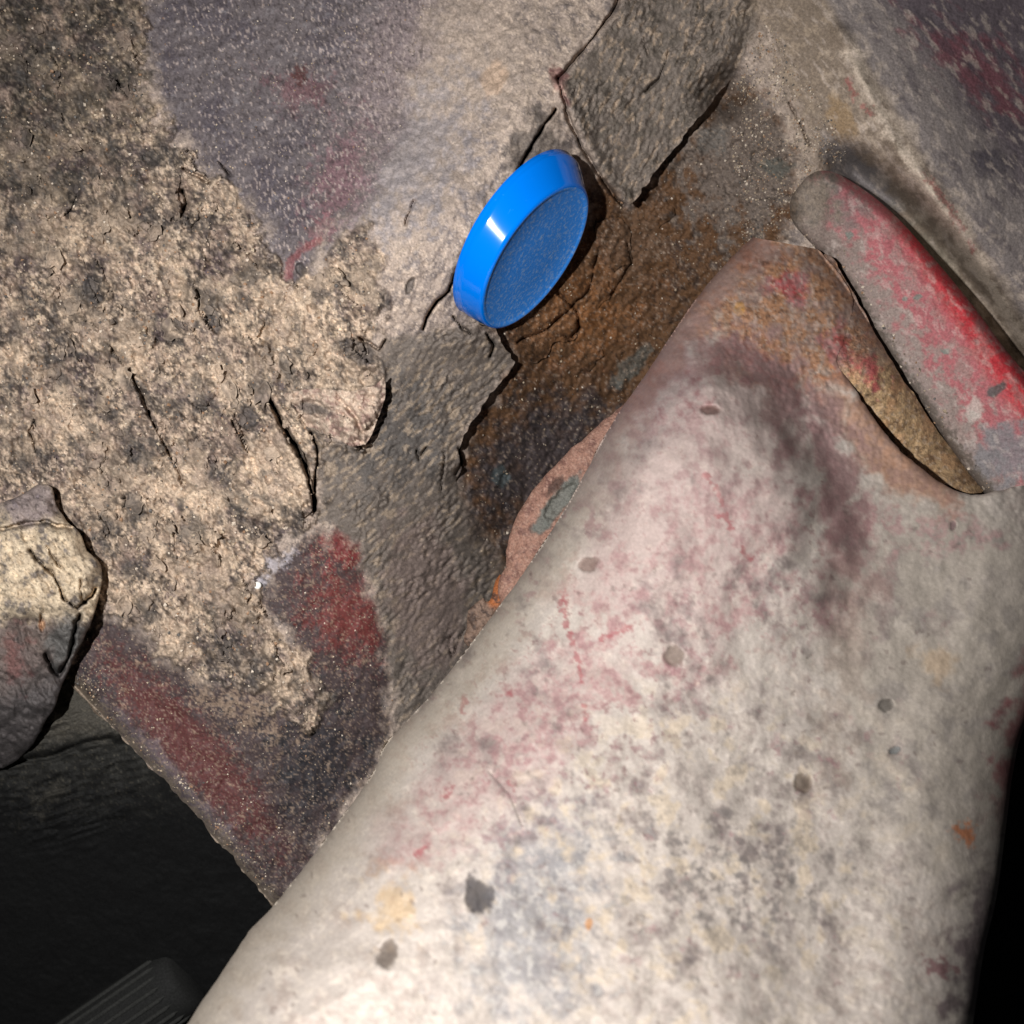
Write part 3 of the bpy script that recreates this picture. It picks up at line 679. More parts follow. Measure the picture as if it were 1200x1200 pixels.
ARM = rough(left_sil, 0.5, 7, 21)[::-1] + slot[:-1] + right_sil
crease = smooth([(742, 446), (790, 418), (840, 408), (890, 428), (932, 468), (965, 520), (985, 575), (998, 640), (1000, 720), (985, 820), (960, 930)], 5)
CREASE_IN = crease + [(960, 1300), (150, 1300), (700, 500)]
def arm_z(X, Y, lip=True):
    s = linedist(X, Y, left_sil, 260.0); r = linedist(X, Y, right_sil, 200.0)
    sl = linedist(X, Y, slot, 60.0)
    z = 40 + 0.30 * (Y - 300) + 0.00016 * np.clip(Y - 300, 0, 2000) ** 2 - 0.06 * (X - 800)
    ci = psd(X, Y, CREASE_IN, 200.0)
    H = 132 * (1 - sstep(Y, 520, 820))
    ci = ci + 10 * fbm(X, Y, 70, 3, 96)
    z = z + H * (0.65 * sstep(ci, -26, 78) + 0.35 * sstep(ci, -40, 170)) + 45 * sstep(ci, -60, 190) * sstep(Y, 540, 800)
    Rr = 70 + 95 * sstep(Y, 380, 800)
    z = z - Rr * 0.95 * (1 - np.sqrt(np.clip(1 - (1 - np.clip(s / Rr, 0, 1)) ** 2, 0, 1)))
    z = z - 130 * (1 - np.sqrt(np.clip(1 - (1 - np.clip(r / 130, 0, 1)) ** 2, 0, 1)))
    z = z - 8 * (1 - np.sqrt(np.clip(1 - (1 - np.clip(sl / 9, 0, 1)) ** 2, 0, 1))) * sstep(Y, 426, 450) * (1.0 if lip else 0.0)
    z = z + 6 * fbm(X, Y, 90, 3, 91) + 1.1 * fbm(X, Y, 26, 4, 92, 0.55) * (0.4 + sstep(Y, 450, 700)) + 0.45 * fbm(X, Y, 6, 3, 93) + (1.9 * fbm(X, Y, 5.5, 3, 97) + 2.5 * fbm(X, Y, 18, 3, 98)) * (1 - sstep(Y - 0.35 * (X - 900), 400, 600))
    rd = linedist(X, Y, [(952, 284), (1000, 348), (1064, 452), (1152, 571)], 120.0)
    z = z - 44 * np.exp(-rd / 22) * ((1 - sstep(Y, 395, 440)) if lip else 1.0)
    for (cx, cy, rx, ry, dg) in SPOTS:
        z = z - 4 * sstep(blob(X, Y, cx, cy, rx, ry, dg) + 0.3 * fbm(X, Y, 14, 3, 94), 0, 0.35)
    for c, w, dep in ARM_CR:
        z = z - dep * np.exp(-(linedist(X, Y, c, 12.0) / w) ** 2)
    return z
SPOTS = [(561, 1050, 19, 29, -8), (455, 1118, 14, 19, 15), (790, 770, 14, 14, 0), (690, 661, 13, 10, -15), (941, 918, 11, 15, 10), (1038, 826, 10, 10, 0), (1048, 880, 8, 5, -20), (832, 481, 13, 7, 0), (1116, 617, 5, 7, 0)]
ARM_CR = [([(575, 905), (598, 930), (612, 965)], 1.8, 3)]
def arm_c(X, Y):
    nb = fbm(X, Y, 85, 4, 101); nm = fbm(X, Y, 32, 4, 102, 0.6); nf = fbm(X, Y, 11, 4, 103, 0.6); n3 = fbm(X, Y, 40, 4, 104, 0.6); ng = fbm(X, Y, 3.5, 3, 105, 0.6)
    k = F(0.635)
    c = np.tile(S(208, 197, 185), (len(X), 1))
    c = mix(c, S(190, 175, 163), 0.8 * sstep(nm + 0.4 * nf, -0.05, 0.45))
    c = mix(c, S(228, 216, 200), 0.75 * sstep(nf + 0.6 * n3, 0.1, 0.5))
    # grey right plate
    g = sstep(blob(X, Y, 1110, 800, 190, 330, 0) + 0.3 * nb, 0.0, 0.55)
    c = mix(c, S(180, 170, 156), 0.85 * g)
    c = mix(c, S(158, 150, 142), 0.6 * g * sstep(nm, 0, 0.4))
    # mottled grey and tan, lower middle
    low = sstep(blob(X, Y, 800, 1010, 330, 260, 0) + 0.25 * nb, 0.0, 0.5)
    c = mix(c, S(150, 142, 136), 0.5 * low * sstep(nm + 0.55 * nf + 0.3 * nb, 0.05, 0.55))
    c = mix(c, S(220, 202, 176), 0.75 * low * sstep(-nm + 0.5 * n3, 0.1, 0.5))
    c = mix(c, S(110, 106, 104), 0.4 * low * sstep(n3 + 0.8 * nf - 0.1, 0.25, 0.6))
    bl = sstep(blob(X, Y, 620, 1080, 110, 190, 10) + 0.8 * nm + 0.3 * nf + 0.2 * nb, 0.05, 0.8)
    c = mix(c, S(150, 150, 152), 0.7 * bl)
    c = mix(c, S(214, 208, 198), 0.6 * bl * sstep(nf, 0.1, 0.4))
    gm = sstep(blob(X, Y, 860, 1030, 120, 90, 20) + 0.7 * nm, 0.1, 0.55)
    c = mix(c, S(128, 122, 118), 0.6 * gm * sstep(nf + 0.4 * nm, -0.05, 0.35))
    c = mix(c, S(222, 190, 142), 0.6 * sstep(blob(X, Y, 462, 1062, 44, 60, 10) + 0.9 * nm + 0.3 * nf, 0.1, 0.9))
    # pink wear
    for (cx, cy, rx, ry, dg, w) in ((850, 620, 130, 150, 30, 0.75), (660, 830, 200, 80, -35, 0.75), (780, 480, 120, 60, -20, 0.8), (540, 950, 120, 60, -45, 0.5), (1080, 620, 120, 40, 10, 0.7), (720, 700, 110, 70, -40, 0.5)):
        p = sstep(blob(X, Y, cx, cy, rx, ry, dg) + 0.8 * nm + 0.3 * nb, 0.15, 0.8)
        c = mix(c, S(190, 150, 146), w * p * sstep(nf + 0.5 * nm, -0.35, 0.35))
    pk = sstep(blob(X, Y, 850, 600, 200, 190, 30), -0.2, 0.4) + sstep(blob(X, Y, 650, 820, 260, 150, -40), -0.2, 0.4)
    fleck = np.abs(fbm(X, Y, 17, 3, 106, 0.6, -0.8, 1.3))
    c = mix(c, S(170, 100, 104), 0.4 * np.clip(pk, 0, 1) * sstep(0.055 - fleck, 0, 0.04) * sstep(fbm(X, Y, 34, 3, 107), 0.1, 0.36))
    c = mix(c, S(150, 112, 112), 0.6 * np.clip(pk, 0, 1) * sstep(nf + 0.4 * nm, 0.25, 0.5))
    c = mix(c, S(184, 150, 147), 0.42 * sstep(blob(X, Y, 800, 600, 200, 240, 35) + 0.5 * nb, 0, 0.6))
    c = mix(c, S(186, 154, 150), 0.40 * sstep(blob(X, Y, 600, 880, 240, 90, -42) + 0.5 * nb + 0.3 * nm, 0, 0.6))
    for p in ([(658, 705), (665, 735), (675, 765), (682, 800)], [(705, 748), (722, 742), (738, 735)], [(825, 556), (838, 572), (848, 592)], [(842, 606), (852, 602), (856, 618)], [(546, 818), (541, 834)], [(592, 815), (598, 810)], [(520, 935), (530, 925)], [(488, 1002), (500, 992)], [(870, 645), (880, 656)], [(664, 708), (660, 695)], [(600, 925), (595, 915)], [(684, 826), (686, 845)]):
        d = linedist(X, Y, p, 20.0)
        c = mix(c, S(168, 78, 84), 0.65 * sstep(1 - d / 6 + 1.0 * fbm(X, Y, 7, 3, 118), 0.25, 0.9))
    # rusty neck and shoulder
    t = sstep(blob(X, Y, 930, 360, 190, 130, 25) + 0.35 * nm, 0.0, 0.5)
    nk = np.tile(S(174, 130, 98), (len(X), 1))
    nk = mix(nk, S(146, 104, 80), sstep(nm + 0.4 * nf, -0.1, 0.4))
    nk = mix(nk, S(190, 160, 138), 0.7 * sstep(nf + 0.3 * n3, 0.15, 0.45))
    nk = mix(nk, S(196, 116, 60), 0.75 * sstep(blob(X, Y, 1000, 470, 90, 40, 45) + 0.6 * nm, 0.1, 0.7))
    nk = mix(nk, S(170, 62, 76), 0.8 * sstep(blob(X, Y, 925, 335, 38, 28, 30) + 0.7 * nm, 0.1, 0.6))
    nk = mix(nk, S(170, 60, 74), 0.7 * sstep(blob(X, Y, 985, 405, 24, 36, -20) + 0.8 * nm, 0.1, 0.6))
    nk = mix(nk, S(214, 158, 70), 0.9 * sstep(blob(X, Y, 825, 387, 18, 9, -20) + 0.4 * nm, 0.0, 0.35)); nk = mix(nk, S(206, 150, 70), 0.9 * sstep(blob(X, Y, 866, 362, 8, 10, 0) + 0.4 * nm, 0.0, 0.35))
    nk = mix(nk, S(218, 206, 192), 0.8 * sstep(blob(X, Y, 985, 465, 30, 14, 40) + 0.5 * nm, 0.0, 0.5))
    nk = mix(nk, S(132, 92, 78), 0.7 * sstep(blob(X, Y, 890, 300, 50, 26, 10) + 0.5 * nm, 0.0, 0.5))
    nk = nk * (1 + 0.5 * fbm(X, Y, 4.5, 3, 119, 0.7)[:, None])
    nk = mix(nk, S(92, 66, 54), 0.6 * sstep(fbm(X, Y, 8, 4, 120, 0.65), 0.18, 0.42)); nk = mix(nk, S(206, 184, 164), 0.5 * sstep(fbm(X, Y, 6, 3, 121, 0.65), 0.28, 0.5))
    c = mix(c, nk, t)
    sh = sstep(blob(X, Y, 1050, 520, 120, 60, 45) + 0.4 * nm, 0.0, 0.5)
    c = mix(c, S(186, 138, 108), 0.85 * sh); c = mix(c, S(160, 112, 92), 0.6 * sh * sstep(nf + nm, 0, 0.4))
    dc = linedist(X, Y, crease, 120.0)
    cm = sstep(1 - dc / 34 + 0.8 * nm + 0.3 * nf, 0.25, 0.95) * (1 - sstep(Y, 600, 760)) * sstep(X, 800, 880)
    c = mix(c, S(122, 92, 96), 0.6 * cm)  # violet band: shade of the dome turning away, painted along the crease
    c = mix(c, S(168, 116, 116), 0.55 * sstep(1 - dc / 60 + 0.7 * nm, 0.2, 0.9) * (1 - sstep(Y, 620, 800)))
    c = mix(c, S(168, 150, 134), 0.4 * sstep(1 - dc / 40 + nm, 0.3, 0.9) * sstep(Y, 600, 720))
    c = mix(c, S(150, 66, 70), 0.6 * sstep(nf + 0.6 * nm, 0.3, 0.6) * sstep(blob(X, Y, 800, 440, 150, 60, -15), 0, 0.4))
    # left flank: smoother, greyer cream, dusty
    sl = linedist(X, Y, left_sil, 120.0)
    c = mix(c, S(200, 188, 168), 0.6 * sstep(1 - sl / 70 + 0.3 * nm, 0.1, 0.8) * sstep(Y, 480, 620))
    c = mix(c, S(168, 122, 104), 0.7 * sstep(1 - sl / 46 + 0.5 * nm, 0.2, 0.7) * (1 - sstep(Y, 430, 600)))
    # right edge
    rr = linedist(X, Y, right_sil, 120.0)
    c = mix(c, S(150, 82, 84), 0.75 * sstep(1 - rr / 50 + 0.7 * nm, 0.3, 0.9) * (1 - sstep(Y, 900, 1000)))
    c = mix(c, S(116, 100, 104), 0.75 * sstep(1 - rr / 60 + 0.8 * nm, 0.3, 0.9) * sstep(Y, 980, 1060))
    c = mix(c, S(206, 122, 66), 0.75 * sstep(blob(X, Y, 1132, 977, 15, 20, -30) + 0.9 * nf, 0.1, 0.7)); c = mix(c, S(206, 140, 70), 0.8 * sstep(blob(X, Y, 690, 1083, 5, 10, 15) + 0.3 * nf, 0, 0.4))
    c = mix(c, S(128, 70, 80), 0.7 * sstep(blob(X, Y, 1102, 1133, 28, 16, 10) + 0.9 * nf, 0.1, 0.7)); c = mix(c, S(206, 170, 120), 0.35 * sstep(blob(X, Y, 1095, 775, 40, 28, 0) + 0.9 * nm, 0, 0.9))
    c = mix(c, S(176, 162, 154), 0.4 * (1 - sstep(Y, 480, 760)) * sstep(nm + 0.5 * nf, -0.4, 0.4))
    # pepper specks, chips, stains
    n5 = fbm(X, Y, 26, 5, 109, 0.6, 0.6, 1.3); n6 = fbm(X, Y, 14, 4, 110, 0.6, -0.9, 1.5); n7 = fbm(X, Y, 95, 3, 115)
    mot = sstep(blob(X, Y, 800, 890, 330, 400, 12) + 0.5 * n7, 0.0, 0.6) * (0.25 + 0.75 * sstep(n7 + 0.35 * nm, -0.3, 0.25))
    c = mix(c, S(140, 126, 122), 0.5 * mot * sstep(n5 + 0.4 * n7, 0.0, 0.6))
    c = mix(c, S(234, 222, 206), 0.3 * mot * sstep(n6 - 0.3 * n5, 0.10, 0.45))
    c = mix(c, S(104, 92, 90), 0.45 * mot * sstep(n6 * 0.6 + n5 * 0.7 - 0.1 + 0.3 * n7, 0.16, 0.6))
    c = mix(c, S(160, 118, 120), 0.5 * mot * sstep(fbm(X, Y, 18, 4, 116, 0.65) + 0.4 * fbm(X, Y, 90, 2, 117) - 0.0006 * (Y - 700), 0.2, 0.5))
    c = mix(c, S(120, 104, 98), 0.5 * sstep(0.12 - worley(X + 6 * nf, Y + 6 * nm, 30, 95), 0, 0.06) * sstep(fbm(X, Y, 60, 2, 108), -0.1, 0.3) * sstep(Y, 500, 650))
    cols = [S(66, 62, 64), S(112, 100, 90), S(140, 124, 112), S(140, 118, 108), S(122, 108, 94), S(112, 106, 98), S(120, 124, 122), S(110, 84, 76), S(120, 96, 96)]
    for (cx, cy, rx, ry, dg), col in zip(SPOTS, cols):
        c = mix(c, col, 0.85 * sstep(blob(X, Y, cx, cy, rx, ry, dg) + 0.3 * fbm(X, Y, 14, 3, 94), 0, 0.35))
    return c * (1 + 0.10 * ng[:, None]) * k * np.array([1.01, 0.99, 1.0], F)
sheet('arm_tube', ARM, arm_z, arm_c, M_arm, 1.8, 60, arm)

# tongue of the bracket bent back behind the slot
TONGUE = smooth([(940, 320), (968, 298), (990, 326), (1010, 362), (1036, 408), (1064, 452), (1100, 506), (1132, 548), (1152, 571), (1146, 578), (1120, 574), (1080, 552), (1030, 505), (985, 440), (950, 380)], 4, True)
TONGUE = rough(TONGUE, 0.7, 5, 23, True)
def tongue_z(X, Y):
    d = psd(X, Y, TONGUE, 60.0)
    t = sstep(Y, 422, 545)
    rd = linedist(X, Y, [(960, 290), (1000, 348), (1064, 452), (1152, 571)], 80.0)
    return arm_z(X, Y, False) - 0.5 - 84 * t - 8 * np.exp(-rd / 6)
def tongue_c(X, Y):
    nm = fbm(X, Y, 20, 4, 113, 0.62); nf = fbm(X, Y, 6, 3, 114, 0.65)
    c = np.tile(S(176, 146, 110), (len(X), 1))
    c = mix(c, S(142, 112, 82), sstep(nm + 0.4 * nf, -0.05, 0.4)); c = mix(c, S(184, 162, 138), 0.7 * sstep(nf, 0.15, 0.45))
    c = mix(c, S(168, 66, 76), 0.8 * sstep(blob(X, Y, 1008, 415, 26, 56, -25) + 0.6 * nm + 0.3 * nf, 0.05, 0.6))
    c = c * (1 + 0.4 * fbm(X, Y, 4.5, 3, 122, 0.7)[:, None]); c = mix(c, S(96, 76, 58), 0.6 * sstep(fbm(X, Y, 9, 4, 123, 0.65), 0.15, 0.42)); c = mix(c, S(196, 152, 112), 0.5 * sstep(fbm(X, Y, 22, 3, 124), 0.1, 0.5))
    a = arm_c(X, Y)
    k = sstep(Y + 0.4 * (X - 1000) + 26 * nm, 400, 450)[:, None]
    return a * (1 - k) + c * k * F(0.95)
sheet('bracket_tongue', TONGUE, tongue_z, tongue_c, M_rust, 1.6, 10, arm)

# rusty flange standing behind the tube
FLANGE = rough(smooth([(770, 430), (735, 470), (700, 498), (662, 534), (640, 556), (616, 588), (600, 615), (594, 640), (592, 664), (584, 690), (600, 720), (700, 620), (800, 470)], 4, True), 0.9, 5, 31, True)
def flange_z(X, Y):
    d = psd(X, Y, FLANGE, 60.0)
    return -20 + 0.10 * (Y - 500) + 12 * np.sqrt(np.clip(d / 14, 0, 1)) + 3 * fbm(X, Y, 22, 3, 121) + 1.6 * fbm(X, Y, 6, 3, 122) - 7 * sstep(blob(X, Y, 655, 590, 34, 11, -52) + 0.3 * fbm(X, Y, 14, 3, 123), 0, 0.3)
def flange_c(X, Y):
    nm = fbm(X, Y, 18, 4, 124, 0.62); nf = fbm(X, Y, 5, 3, 125, 0.65)
    c = np.tile(S(150, 112, 96), (len(X), 1))
    c = mix(c, S(118, 84, 74), sstep(nm + 0.4 * nf, 0, 0.45)); c = mix(c, S(176, 140, 122), 0.7 * sstep(nf, 0.1, 0.45))
    c = mix(c, S(100, 104, 98), 0.9 * sstep(blob(X, Y, 652, 592, 48, 13, -52) + 0.3 * nm, 0, 0.3)); c = mix(c, S(70, 50, 42), 0.8 * sstep(blob(X, Y, 652, 568, 18, 6, -52) + 0.4 * nm, 0, 0.3))
    return c * F(0.85)
sheet('rust_flange', FLANGE, flange_z, flange_c, M_rust, 1.6, 14, arm)
CHIP = rough(smooth([(552, 712), (566, 700), (572, 704), (586, 672), (600, 690), (590, 720), (560, 760), (544, 752), (546, 728)], 3, True), 0.9, 5, 32, True)
sheet('rust_chip', CHIP, lambda X, Y: -40 + 8 * np.sqrt(np.clip(psd(X, Y, CHIP, 30.0) / 8, 0, 1)) + 5 * fbm(X, Y, 12, 4, 126) + 1.5 * fbm(X, Y, 4, 2, 127),
      lambda X, Y: mix(mix(np.tile(S(120, 98, 84), (len(X), 1)), S(160, 92, 48), 0.9 * sstep(blob(X, Y, 582, 692, 14, 26, 10), 0, 0.4)), S(62, 48, 42), 0.8 * sstep(fbm(X, Y, 9, 3, 128), 0.05, 0.35)), M_rust, 1.5, 16, arm)

# ================================================================ THE BLUE PLUG
def plain_mat(name, col, rough_, spec=0.5, dust=None, coat=0.0):
    m = bpy.data.materials.new(name); m.use_nodes = True
    nt = m.node_tree; b = nt.nodes['Principled BSDF']; N = nt.nodes.new; L = nt.links.new
    tc = N('ShaderNodeTexCoord'); n = N('ShaderNodeTexNoise'); n.inputs['Scale'].default_value = 1 / (5.0 * U); n.inputs['Detail'].default_value = 4; n.inputs['Roughness'].default_value = 0.7
    L(tc.outputs['Object'], n.inputs['Vector'])
    r = N('ShaderNodeValToRGB'); r.color_ramp.elements[0].position = 0.5 if rough_ > 0.3 else 0.66; r.color_ramp.elements[1].position = 0.72 if rough_ > 0.3 else 0.8
    r.color_ramp.elements[0].color = tuple(col) + (1,); r.color_ramp.elements[1].color = tuple(dust if dust is not None else col) + (1,)
    L(n.outputs['Fac'], r.inputs[0]); L(r.outputs[0], b.inputs['Base Color'])
    b.inputs['Roughness'].default_value = rough_; b.inputs['Specular IOR Level'].default_value = spec
    bp = N('ShaderNodeBump'); bp.inputs['Strength'].default_value = 0.015 if rough_ < 0.3 else 0.3; bp.inputs['Distance'].default_value = 1.0 * U
    L(n.outputs['Fac'], bp.inputs['Height']); L(bp.outputs[0], b.inputs['Normal'])
    return m
M_blue = plain_mat('glossy_blue_plastic', S(0, 116, 224), 0.11, 0.5, S(40, 140, 232))
M_face = plain_mat('dusty_blue_plastic', S(52, 140, 236), 0.55, 0.4, S(150, 186, 226))
def lathe_plug(prof, name, mat, parent, seg=128):
    cz = 40.0; cpx, cpy = 628.5, 303.5
    s = (DC - cz) / DC
    c0 = np.array([(cpx - 600) * s, (600 - cpy) * s, cz])
    pl = np.array([0.62, 0.78, 0.0])                 # long axis of the disc as seen
    tilt = 0.285
    w = math.sqrt(1 - tilt * tilt)
    ax = np.array([0.78 * w, -0.62 * w, tilt])       # the plug's axis, out of the panel
    pm = np.cross(ax, pl)
    th = np.linspace(0, 2 * np.pi, seg, endpoint=False)
    V = []
    for (r, h, sh) in prof:
        V.append(c0 + ax * h + pl * sh + r * (np.cos(th)[:, None] * pl + np.sin(th)[:, None] * pm))
    V = np.concatenate(V) * U
    q = []
    n = len(prof)
    for i in range(n - 1):
        a = i * seg + np.arange(seg); b = i * seg + (np.arange(seg) + 1) % seg
        q.append(np.stack([a, b, b + seg, a + seg], -1))
    me = raw_mesh(name, V, np.concatenate(q), None, mat)
    return link(name, me, parent)
plug = empty('blue_plug', None, 'glossy blue plastic plug with a flat dusty face', 'plug')
lathe_plug([(0.01, -1.5, 0), (40, -1.4, 0), (84, -1.2, 0), (86, -0.6, 0), (88, 0.3, 0), (90.5, 0.5, 0)], 'plug_face', M_face, plug)
lathe_plug([(90.5, 0.5, 0), (92.5, 0.2, 0), (93.6, -0.7, 0.3), (94.4, -1.7, 0.5), (94.8, -2.4, 0.6), (95.1, -3.1, 0.8), (100.3, -14.2, 4.2), (105.4, -25.2, 8), (105.7, -25.9, 8.1), (106.4, -28, 8.8), (106.6, -30.5, 9), (106.0, -33.5, 9), (108, -37, 9), (100, -39, 9)], 'plug_bevel', M_blue, plug)
lathe_plug([(100, -39, 9), (92, -39.5, 9), (50, -40, 9), (50, -50, 9), (46, -52, 9), (0.01, -52, 9)], 'plug_stem', M_blue, plug)

# ================================================================ THE CAVITY BELOW
me = raw_mesh('cavity_backdrop', pos(np.array([-500., 1700, 1700, -500]), np.array([-500., -500, 1700, 1700]), np.full(4, -900.)), np.array([[0, 3, 2, 1]]), np.tile(S(20, 20, 20), (4, 1)), M_rubber)
link('cavity_backdrop', me, None, kind='structure')  # black plane added behind everything; the void's darkness is put into its colour
RUB = [(-70, 800), (40, 800), (75, 775), (140, 840), (215, 930), (330, 1070), (330, 1260), (-70, 1260)]
def rub_z(X, Y):
    z = -46 - 0.62 * np.clip(Y - 850, 0, 600)
    w = np.exp(-(linedist(X, Y, [(20, 892), (60, 888), (95, 872), (130, 866)], 30.0) / 3.0) ** 2)
    z = z - 22 * w - 26 * sstep(Y - 875 + 0.2 * (X - 60), 0, 14)
    fold = fbm(X, Y, 11, 3, 131, 0.6, -0.35 - 0.0, 5.0)
    z = z + 16 * np.abs(fold) * sstep(blob(X, Y, 70, 900, 130, 120, -20), 0, 0.5)
    z = z + 3 * fbm(X, Y, 30, 4, 132) + 1.2 * fbm(X, Y, 5, 3, 133)
    return z
def rub_c(X, Y):
    nm = fbm(X, Y, 20, 4, 134, 0.62); nf = fbm(X, Y, 5, 3, 135, 0.65)
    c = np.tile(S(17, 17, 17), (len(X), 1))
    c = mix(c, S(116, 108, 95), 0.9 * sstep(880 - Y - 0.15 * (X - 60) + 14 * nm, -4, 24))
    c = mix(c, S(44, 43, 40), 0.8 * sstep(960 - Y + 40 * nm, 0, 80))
    c = mix(c, S(70, 66, 58), 0.3 * sstep(blob(X, Y, 55, 935, 50, 24, -40) + 0.9 * nm + 0.5 * nf, 0.3, 1.0))
    c = mix(c, S(120, 112, 96), 0.2 * sstep(fbm(X, Y, 3.2, 2, 136, 0.7), 0.5, 0.6) * (1 - sstep(Y, 850, 1000)))
    return c
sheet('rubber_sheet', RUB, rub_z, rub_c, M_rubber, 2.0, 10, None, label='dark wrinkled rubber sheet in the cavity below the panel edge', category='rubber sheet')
BAR = [(192, 988), (206, 980), (316, 1140), (318, 1200), (296, 1160)]
sheet('cavity_bar', BAR, lambda X, Y: -230 - 0.2 * (Y - 980) + 6 * np.sqrt(np.clip(psd(X, Y, BAR, 20.0) / 8, 0, 1)) + fbm(X, Y, 8, 3, 141), lambda X, Y: np.tile(S(62, 62, 60), (len(X), 1)), M_rubber, 2.0, 16, None,
      label='thin dark bar in the cavity left of the arm', category='bar')

def tube_rings(name, c0, c1, radii, mat, parent, col, seg=40):
    c0 = np.array(c0, float); c1 = np.array(c1, float); d = (c1 - c0); L_ = np.linalg.norm(d); d /= L_
    a = np.cross(d, [0, 0, 1.0]); a /= np.linalg.norm(a); b = np.cross(d, a)
    th = np.linspace(0, 2 * np.pi, seg, endpoint=False); V = []
    for t, r in radii:
        V.append(c0 + d * t * L_ + r * (np.cos(th)[:, None] * a + np.sin(th)[:, None] * b))
    V = np.concatenate(V) * U; q = []
    for i in range(len(radii) - 1):
        p = i * seg + np.arange(seg); p2 = i * seg + (np.arange(seg) + 1) % seg
        q.append(np.stack([p, p2, p2 + seg, p + seg], -1))
    return link(name, raw_mesh(name, V, np.concatenate(q), np.tile(col, (len(V), 1)), mat), parent)
def w3(px, py, z):
    s = (DC - z) / DC
    return ((px - 600) * s, (600 - py) * s, z)
hose = empty('ribbed_hose', None, 'black ribbed hose end in the bottom left corner', 'hose')
A_, B_ = w3(70, 1245, -260), w3(222, 1140, -260)
tube_rings('hose_tube', A_, B_, [(0, 50), (0.9, 50), (0.97, 47), (1.0, 38), (1.0, 0.1)], M_rubber, hose, S(36, 36, 35))
for i in range(9):
    t = i / 9.5
    # ribs run along the hose
    th = math.radians(-70 + i * 17)
    c0 = np.array(A_); c1 = np.array(B_); d = (c1 - c0) / np.linalg.norm(c1 - c0)
    a = np.cross(d, [0, 0, 1.0]); a /= np.linalg.norm(a); b = np.cross(d, a)
    b = b if b[2] > 0 else -b
    o_ = (math.sin(th) * a + math.cos(th) * b) * 50
    tube_rings('rib', c0 + o_, c0 + (c1 - c0) * 0.9 + o_, [(0, 3.4), (0.96, 3.4), (1.0, 0.1)], M_rubber, hose, S(48, 48, 46), 8)

# ================================================================ GRIT
def grit(name, n, region, seed, smin, smax, zfun, cols, label=None, parent=None):
    rng = np.random.RandomState(seed)
    P = np.array(region, float); x0, y0 = P.min(0); x1, y1 = P.max(0)
    X = rng.uniform(x0, x1, n * 3); Y = rng.uniform(y0, y1, n * 3)
    k = inpoly(X, Y, region) & (fbm(X, Y, 30, 3, seed) + rng.uniform(-0.5, 0.5, n * 3) > 0.0)
    k &= inpoly(X, Y, BODY) & (linedist(X, Y, edge_low, 10.0) > 2.5)
    X = X[k][:n]; Y = Y[k][:n]; n = len(X)
    Z = zfun(X, Y)
    base = pos(X, Y, Z + 0.4).astype(np.float64)
    s = (smin + (smax - smin) * rng.rand(n) ** 3)[:, None] * U
    oc = np.array([[1, 0, 0], [-1, 0, 0], [0, 1, 0], [0, -1, 0], [0, 0, 1], [0, 0, -1]], float)
    q = rng.normal(size=(n, 3, 3)); q = np.linalg.qr(q)[0]
    pts = oc[None] * rng.uniform(0.6, 1.2, (n, 6, 1))
    pts = np.einsum('nij,nkj->nki', q, pts) * s[:, None, :] + base[:, None, :]
    f = np.array([[0, 2, 4], [2, 1, 4], [1, 3, 4], [3, 0, 4], [2, 0, 5], [1, 2, 5], [3, 1, 5], [0, 3, 5]])
    T = (f[None] + 6 * np.arange(n)[:, None, None]).reshape(-1, 3)
    ci = rng.randint(0, len(cols), n); C = np.repeat(np.array(cols)[ci], 6, axis=0)
    me = raw_mesh(name, pts.reshape(-1, 3), None, C, M_grit, T, False)
    o = link(name, me, parent, kind='stuff')
    if label: o['label'] = label; o['category'] = 'grit'
    return o
M_grit = surface_mat('sand_grains', 0.4, 0.8, 0.45, grain=0.1, bump=0.05)
SANDC = [S(186, 168, 144), S(164, 146, 124), S(205, 190, 172), S(120, 108, 96), S(150, 118, 92), S(90, 86, 82), S(132, 120, 106)]
grit('sand_grit', 5000, CRUST + [], 201, 0.7, 3.0, body_z, SANDC, None, panel)
grit('sand_grit', 1800, [(60, 780), (90, 770), (330, 1040), (318, 1056)], 202, 0.8, 2.6, body_z, SANDC, None, panel)
grit('sand_grit', 1300, REDZ, 203, 0.5, 1.8, body_z, SANDC, None, panel)
grit('sand_grit', 1300, RECESS, 204, 0.6, 2.2, body_z, SANDC, None, panel)
grit('sand_grit', 2200, [(850, 110), (900, 20), (1000, 180), (960, 205), (930, 260), (870, 290)], 205, 0.7, 2.2, body_z, SANDC, None, panel)
grit('sand_grit', 900, PAINT, 206, 0.5, 1.6, body_z, SANDC, None, panel)
grit('sand_grit', 700, [(930, 262), (960, 296), (1000, 352), (1050, 432), (1150, 574), (1165, 572), (1074, 425), (1024, 345), (980, 280)], 207, 0.8, 3.0, rail_z, SANDC, None, panel)
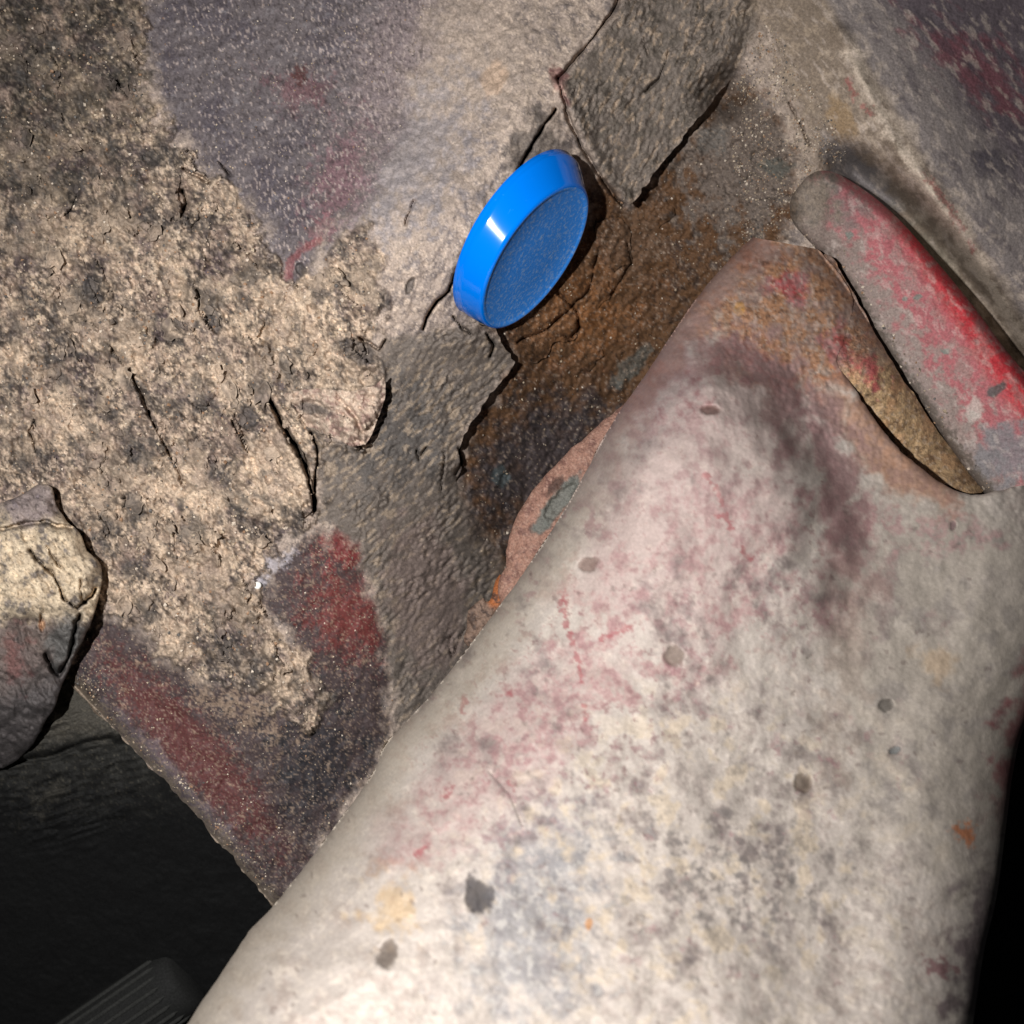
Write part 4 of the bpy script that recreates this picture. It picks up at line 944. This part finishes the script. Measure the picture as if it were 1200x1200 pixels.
# curled flakes and lumps of dried dirt lying on the crust
rng = np.random.RandomState(77)
def dirt_piece(name, px, py, r, curl, flake):
    n = 14; rings = [0.0, 0.45, 0.8, 1.0] if flake else [0.0, 0.5, 0.85, 1.0, 0.9]
    th = np.linspace(0, 2 * np.pi, n, endpoint=False); el = rng.uniform(0.45, 0.9); rot = rng.uniform(0.6, 1.6)
    rad = 1 + 0.22 * rng.normal(size=n)
    dx = []; dy = []; dz = []
    tilt = rng.uniform(0, 2 * np.pi)
    for k, q in enumerate(rings):
        x = q * rad * np.cos(th) * r; y = q * rad * np.sin(th) * r * el
        X_ = x * np.cos(rot) - y * np.sin(rot); Y_ = x * np.sin(rot) + y * np.cos(rot)
        if flake: z = curl * q * q * (0.4 + 0.9 * np.clip(np.cos(th - tilt), -0.3, 1)) + 1.5 + 0.5 * rng.normal(size=n)
        else: z = r * el * 0.6 * (math.sqrt(max(0, 1 - q * q)) if k < 4 else -0.5) + 0.35 * rng.normal(size=n)
        dx.append(X_); dy.append(Y_); dz.append(z)
    if flake:
        dx.append(dx[-1] * 0.97); dy.append(dy[-1] * 0.97); dz.append(dz[-1] - 3.0)
    X_ = px + np.concatenate(dx); Y_ = py + np.concatenate(dy); zz = np.concatenate(dz)
    z0 = body_z(np.array([px]), np.array([py]))[0]
    V = pos(X_, Y_, z0 + zz)
    k = len(dx); q = []
    for i in range(k - 1):
        a = i * n + np.arange(n); b = i * n + (np.arange(n) + 1) % n
        q.append(np.stack([a, a + n, b + n, b], -1))
    col = body_color(X_ + 3, Y_ + 2); col[:, :3] = 0.55 * col[:, :3] + 0.45 * col[:, :3].mean(0)
    link(name, raw_mesh(name, V, np.concatenate(q), col, M_panel), panel)
cx = rng.uniform(22, 440, 900); cy = rng.uniform(22, 800, 900)
ok = (psd(cx, cy, CRUST, 60.0) > 10) & (psd(cx, cy, CLOD, 60.0) < -14) & (fbm(cx, cy, 70, 3, 78) > -0.2)
cx = cx[ok]; cy = cy[ok]
for i in range(min(150, len(cx))):
    dirt_piece('dirt_flake', cx[i], cy[i], 4 + 11 * rng.rand() ** 2.2, rng.uniform(3, 10), True)
for i in range(150, min(300, len(cx))):
    dirt_piece('dirt_lump', cx[i], cy[i], 2.5 + 5.5 * rng.rand() ** 2.5, 0, False)
# one pale round bead by the red paint
th = np.linspace(0, np.pi, 9); ph = np.linspace(0, 2 * np.pi, 16, endpoint=False)
bx, by = 302.0, 686.0
bz = float(body_z(np.array([bx]), np.array([by]))[0]) + 3
V = np.concatenate([np.array(w3(bx, by, bz)) + 4.6 * np.stack([np.sin(t) * np.cos(ph) * 0.95, np.sin(t) * np.sin(ph), np.full(16, np.cos(t) * 0.8)], -1) for t in th]) * U
q = np.concatenate([np.stack([i * 16 + np.arange(16), i * 16 + (np.arange(16) + 1) % 16, (i + 1) * 16 + (np.arange(16) + 1) % 16, (i + 1) * 16 + np.arange(16)], -1) for i in range(8)])
link('white_bead', raw_mesh('white_bead', V, q, np.tile(S(240, 238, 232), (len(V), 1)), M_grit), None, label='tiny white grain on the panel left of the red paint patch', category='grain')
